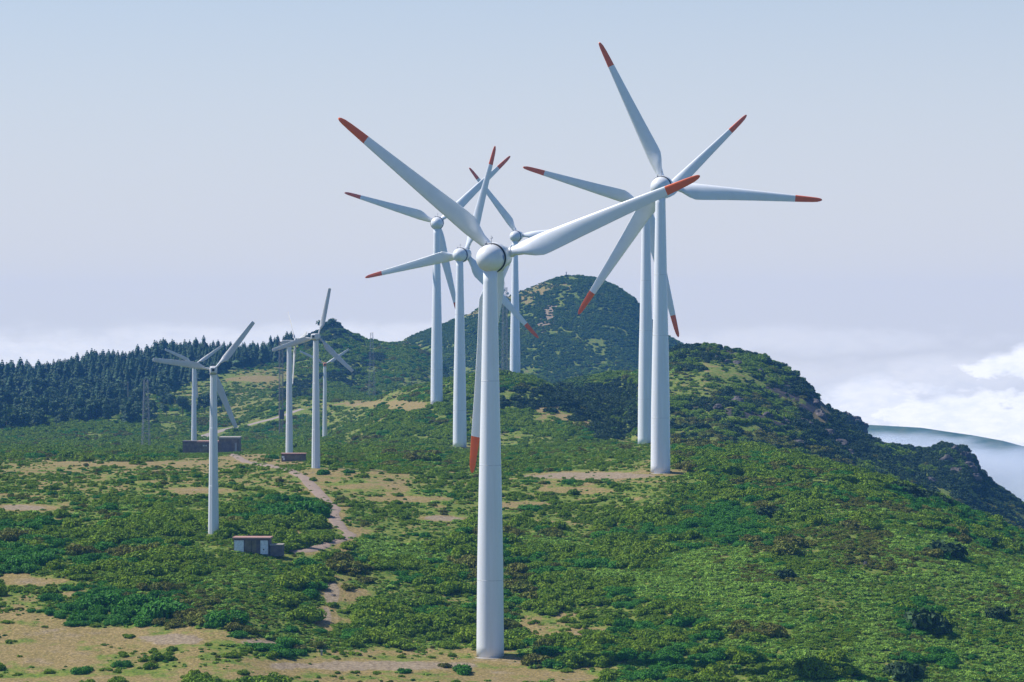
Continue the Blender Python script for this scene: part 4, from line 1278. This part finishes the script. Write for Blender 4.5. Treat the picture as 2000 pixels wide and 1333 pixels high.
# ------------------------------------------------------------------ huts
def hut_panelled():
    d = D_HUT; px = 491; x = (px - 1000) / F * d
    s = d / F
    zt = (HY - 1050) * s; zb = (HY - 1083) * s
    e = empty('utility_hut', (x, d, zb)); e.rotation_euler = (0, 0, R(-3))
    tag(e, 'small flat roofed hut with two peeling white panels and a brown door', 'hut')
    H = zt - zb
    w = 3.15
    m = MB(); m.box((0, 1.6, H / 2 - .7), (w, 1.6, H / 2 + .55)); m.build('wall', M_DGREY, e)
    m = MB(); m.box((0, 1.6, H - .14), (w + .22, 1.95, .14)); m.build('roof', M_ROOF, e)
    for cx, hw in ((-w + .95, .84), (w - .88, .66)):
        m = MB(); m.box((cx, -.03, (H - .5) / 2), (hw, .035, (H - .55) / 2)); p = m.build('white_panel', M_PANEL, e)
        if cx > 0:
            q = MB(); q.lathe([(-.02, 0.0), (-.02, .12), (.02, .12), (.02, 0)], 14, 'Y', (cx - .08, -.08, .85)); q.build('vent_hole', M_DARK, p)
    m = MB(); m.box((-.15, -.02, (H - .5) / 2), (1.02, .03, (H - .55) / 2)); dr = m.build('door', M_DOOR, e)
    m = MB(); m.box((.02, -.06, (H - .5) / 2), (.03, .02, (H - .6) / 2)); m.build('door_seam', M_DARK, dr)
    m = MB(); m.box((w + 1.25, 1.3, .62), (1.1, 1.2, .95)); an = m.build('annex', M_DGREY, e)
    m = MB(); m.box((w + 1.25, 1.3, 1.65), (1.16, 1.28, .09)); m.build('annex_roof', M_CONC, an)
hut_panelled()
def long_building():
    d = 955.0; s = d / F; x = (412 - 1000) * s
    zb = (HY - 886) * s
    e = empty('long_building', (x, d, zb)); tag(e, 'long low brown building with garage doors behind the faceted towers', 'building')
    X = lambda p: (p - 412) * s
    Z = lambda p: (886 - p) * s
    def blk(name, p0, p1, t, b, dep, mat, y0=0.0, parent=e):
        m = MB(); m.box(((X(p0) + X(p1)) / 2, y0 + dep / 2, (Z(t) + Z(b)) / 2), ((X(p1) - X(p0)) / 2, dep / 2, (Z(t) - Z(b)) / 2)); return m.build(name, mat, parent)
    lw = blk('low_wing', 356, 384, 864, 890, 5, M_WALL, 1.2); blk('wing_roof', 355, 384.5, 862, 864, 5.4, M_DGREY, 1.0, lw)
    cb = blk('central_block', 384.6, 427, 865, 890, 6.5, M_WALL); blk('central_roof', 384, 427.5, 862, 864.8, 7, M_ROOF, -.25, cb)
    rb = blk('right_block', 427.8, 467, 857, 890, 7.5, M_WALL, -.6); blk('right_roof', 427, 468.5, 854, 856.8, 8.2, M_CONC, -1.0, rb)
    blk('garage_door', 395, 405, 869, 886, .12, M_DOOR, -.10); blk('garage_door', 433, 452, 864, 883, .12, M_DGREY, -.72)
    blk('window', 396.5, 399.5, 869.5, 872, .1, M_OLDW, -.22); blk('window', 401.5, 403.8, 869.5, 872, .1, M_OLDW, -.22)
    blk('door', 459, 463, 865, 884, .12, M_GREY, -.72)
long_building()
def brown_hut():
    d = D_LOW; s = d / F; x = (573 - 1000) * s; zb = (HY - 904) * s
    e = empty('low_hut', (x, d, zb)); tag(e, 'low dark brown hut with a small white sign before the edge on turbine', 'hut')
    w = 24.5 * s
    m = MB(); m.box((0, 1.4, .9), (w - .15, 1.4, 1.15)); m.build('wall', M_WALL, e)
    m = MB(); m.box((0, 1.4, 2.14), (w, 1.7, .10)); m.build('roof', M_ROOF, e)
    m = MB(); m.box((.2, -.03, .95), (w * .62, .03, .85)); m.build('door', M_DOOR, e)
    m = MB(); m.box((-w + .55, -.05, 1.35), (.30, .02, .25)); m.build('sign', M_PANEL, e)
    m = MB(); m.box((-w + .75, -.05, .85), (.22, .02, .22)); m.build('sign', M_PANEL, e)
brown_hut()
def marker(px, py, w, h, label):
    d = d_at(px, py); x = (px - 1000) / F * d
    m = MB(); m.box((0, 0, h / 2 - .1), (w / 2, w / 2, h / 2 + .1)); m.box((0, 0, h + .03), (w / 2 + .04, w / 2 + .04, .035))
    o = m.build('marker_post', M_CONC); o.location = (x, d, hz(x, d)); tag(o, label, 'marker post')
marker(628, 1279, .30, .75, 'short pale marker post in the scrub above the pale dirt strip')

# ------------------------------------------------------------------ rocks
def rock(px, py, d, r, label, seed, flat=.7, group=None, name='rock'):
    g = random.Random(seed)
    if d is None: d = d_at(px, py)
    x = (px - 1000) / F * d
    bm = bmesh.new(); bmesh.ops.create_icosphere(bm, subdivisions=3, radius=1)
    for v in bm.verts:
        c = v.co
        k = 0.75 + 0.55 * float(fbm(np.array([c.x * 1.3 + seed]), np.array([c.y * 1.3 + c.z * 1.9]), seed, 3)[0])
        v.co = Vector((round(c.x * k * 3.2) / 3.2 * .35 + c.x * k * .65, c.y * k, (round(c.z * k * 2.6) / 2.6 * .4 + c.z * k * .6) * flat))
    me = bpy.data.meshes.new(name); bm.to_mesh(me); bm.free(); me.materials.append(M_ROCK)
    o = bpy.data.objects.new(name, me); link(o); o.location = (x, d, hz(x, d) - r * .12); o.scale = (r * g.uniform(.8, 1.4), r, r * g.uniform(.7, 1.1)); o.rotation_euler = (0, 0, g.uniform(0, 6))
    tag(o, label, 'rock', group)
ri = 0
for px, py, r_ in ((1400, 692, 2.6), (1418, 700, 2.2), (1440, 698, 2.5), (1375, 694, 2.0), (1462, 707, 2.4), (1485, 712, 2.0), (1352, 700, 1.8), (1510, 722, 2.4), (1535, 733, 2.2)):
    ri += 1; rock(px, py, 1128 - (py - 690) * .4, r_, 'grey boulder below the shrubby crest of the right hand ridge', ri, group='boulders under the ridge crest')
for px, py, r_ in ((1590, 790, 3.2), (1600, 812, 3.4), (1575, 830, 3.6), (1530, 825, 3.0), (1615, 850, 3.8), (1560, 870, 3.0), (1640, 868, 3.6), (1660, 890, 3.0), (1500, 815, 2.6), (1440, 790, 2.8), (1400, 800, 2.6)):
    ri += 1; rock(px, py, d_at(px, py, 880, 1160), r_, 'dark crag on the steep flank of the right hand ridge', ri, 1.0, 'crags on the ridge flank')
for px, py, r_ in ((1655, 812, 3.2), (1672, 822, 3.4), (1686, 838, 3.0)):
    ri += 1; rock(px, py, 1392, r_, 'rocky tooth on the small knob behind the ridge', ri, 1.1, 'rocky teeth of the knob')
for px, py, r_ in ((1868, 885, 3.0), (1885, 895, 3.4), (1893, 915, 3.8), (1850, 905, 3.2), (1870, 925, 4.0), (1820, 945, 3.2), (1900, 935, 3.2)):
    ri += 1; rock(px, py, d_at(px, py, 940, 1165), r_, 'dark crag on the cliff headland at the far right', ri, 1.1, 'crags of the headland')
rock(1790, 1131, None, 0.75, 'pale broken rock in the bracken of the right slope', 60)
rock(1690, 1105, None, 0.9, 'dark pointed rock on the right slope above the bracken', 61, 1.2)
rock(650, 1168, None, 0.6, 'brown stone on the eroded track', 62)
rock(340, 1028, None, 1.2, 'flat grey rock left of the nearest faceted tower', 63, .5)
rock(1158, 1129, None, 0.5, 'small brown rock right of the front tower', 64)

# ------------------------------------------------------------------ haze and mist
def box_mesh(name, lo, hi, mat):
    m = MB(); c = [(a + b) / 2 for a, b in zip(lo, hi)]; h = [(b - a) / 2 for a, b in zip(lo, hi)]
    m.box(c, h); return m.build(name, mat)
def haze():
    m = bpy.data.materials.new('haze_air'); m.use_nodes = True; nt = m.node_tree; nt.nodes.clear()
    o = nt.nodes.new('ShaderNodeOutputMaterial'); v = nt.nodes.new('ShaderNodeVolumePrincipled')
    v.inputs['Color'].default_value = (0.14, 0.42, 1.0, 1); v.inputs['Density'].default_value = 0.00010; v.inputs['Anisotropy'].default_value = 0.0
    nt.links.new(v.outputs[0], o.inputs['Volume'])
    zmin = float(GZ.min()) - 1.0
    ob = box_mesh('haze', (-4600, -4300, min(zmin, -900.0)), (4600, 4900, 78), m)
    tag(ob, 'pale blue mountain air', None, kind='stuff')
haze()
def mist():
    m = bpy.data.materials.new('mist_vapour'); m.use_nodes = True; nt = m.node_tree; nt.nodes.clear()
    N, L = nt.nodes.new, nt.links.new
    o = N('ShaderNodeOutputMaterial'); v = N('ShaderNodeVolumePrincipled')
    v.inputs['Color'].default_value = (0.97, 0.98, 1.0, 1); v.inputs['Anisotropy'].default_value = 0.2
    tc = N('ShaderNodeTexCoord')
    ln = N('ShaderNodeVectorMath'); ln.operation = 'LENGTH'; L(tc.outputs['Object'], ln.inputs[0])
    f = noise(nt, 2.2, 4, 0.6, tc.outputs['Object'])
    a = mth(nt, 'SUBTRACT', 1.0, ln.outputs['Value'], True)
    a = mth(nt, 'ADD', a, mth(nt, 'MULTIPLY', mth(nt, 'SUBTRACT', f, 0.55), 1.5))
    a = mth(nt, 'MULTIPLY', mth(nt, 'MAXIMUM', a, 0.0), 0.018)
    L(a, v.inputs['Density']); L(v.outputs[0], o.inputs['Volume'])
    for (px, py, d, rx, ry, rz) in ((1790, 905, 3300, 150, 200, 34), (1960, 960, 3250, 190, 200, 42), (1700, 880, 3350, 90, 160, 24), (1880, 915, 3300, 90, 160, 26), (2150, 1010, 3250, 180, 200, 50), (1960, 900, 3500, 150, 120, 26), (1760, 862, 3500, 110, 120, 14)):
        bm = bmesh.new(); bmesh.ops.create_icosphere(bm, subdivisions=3, radius=1.0)
        me = bpy.data.meshes.new('mist'); bm.to_mesh(me); bm.free(); me.materials.append(m)
        ob = bpy.data.objects.new('mist', me); link(ob); ob.location = W(px, py, d); ob.scale = (rx, ry, rz)
        tag(ob, 'soft white mist drifting before the far slope', None, kind='stuff')
mist()
print('objects', len(scene.objects))
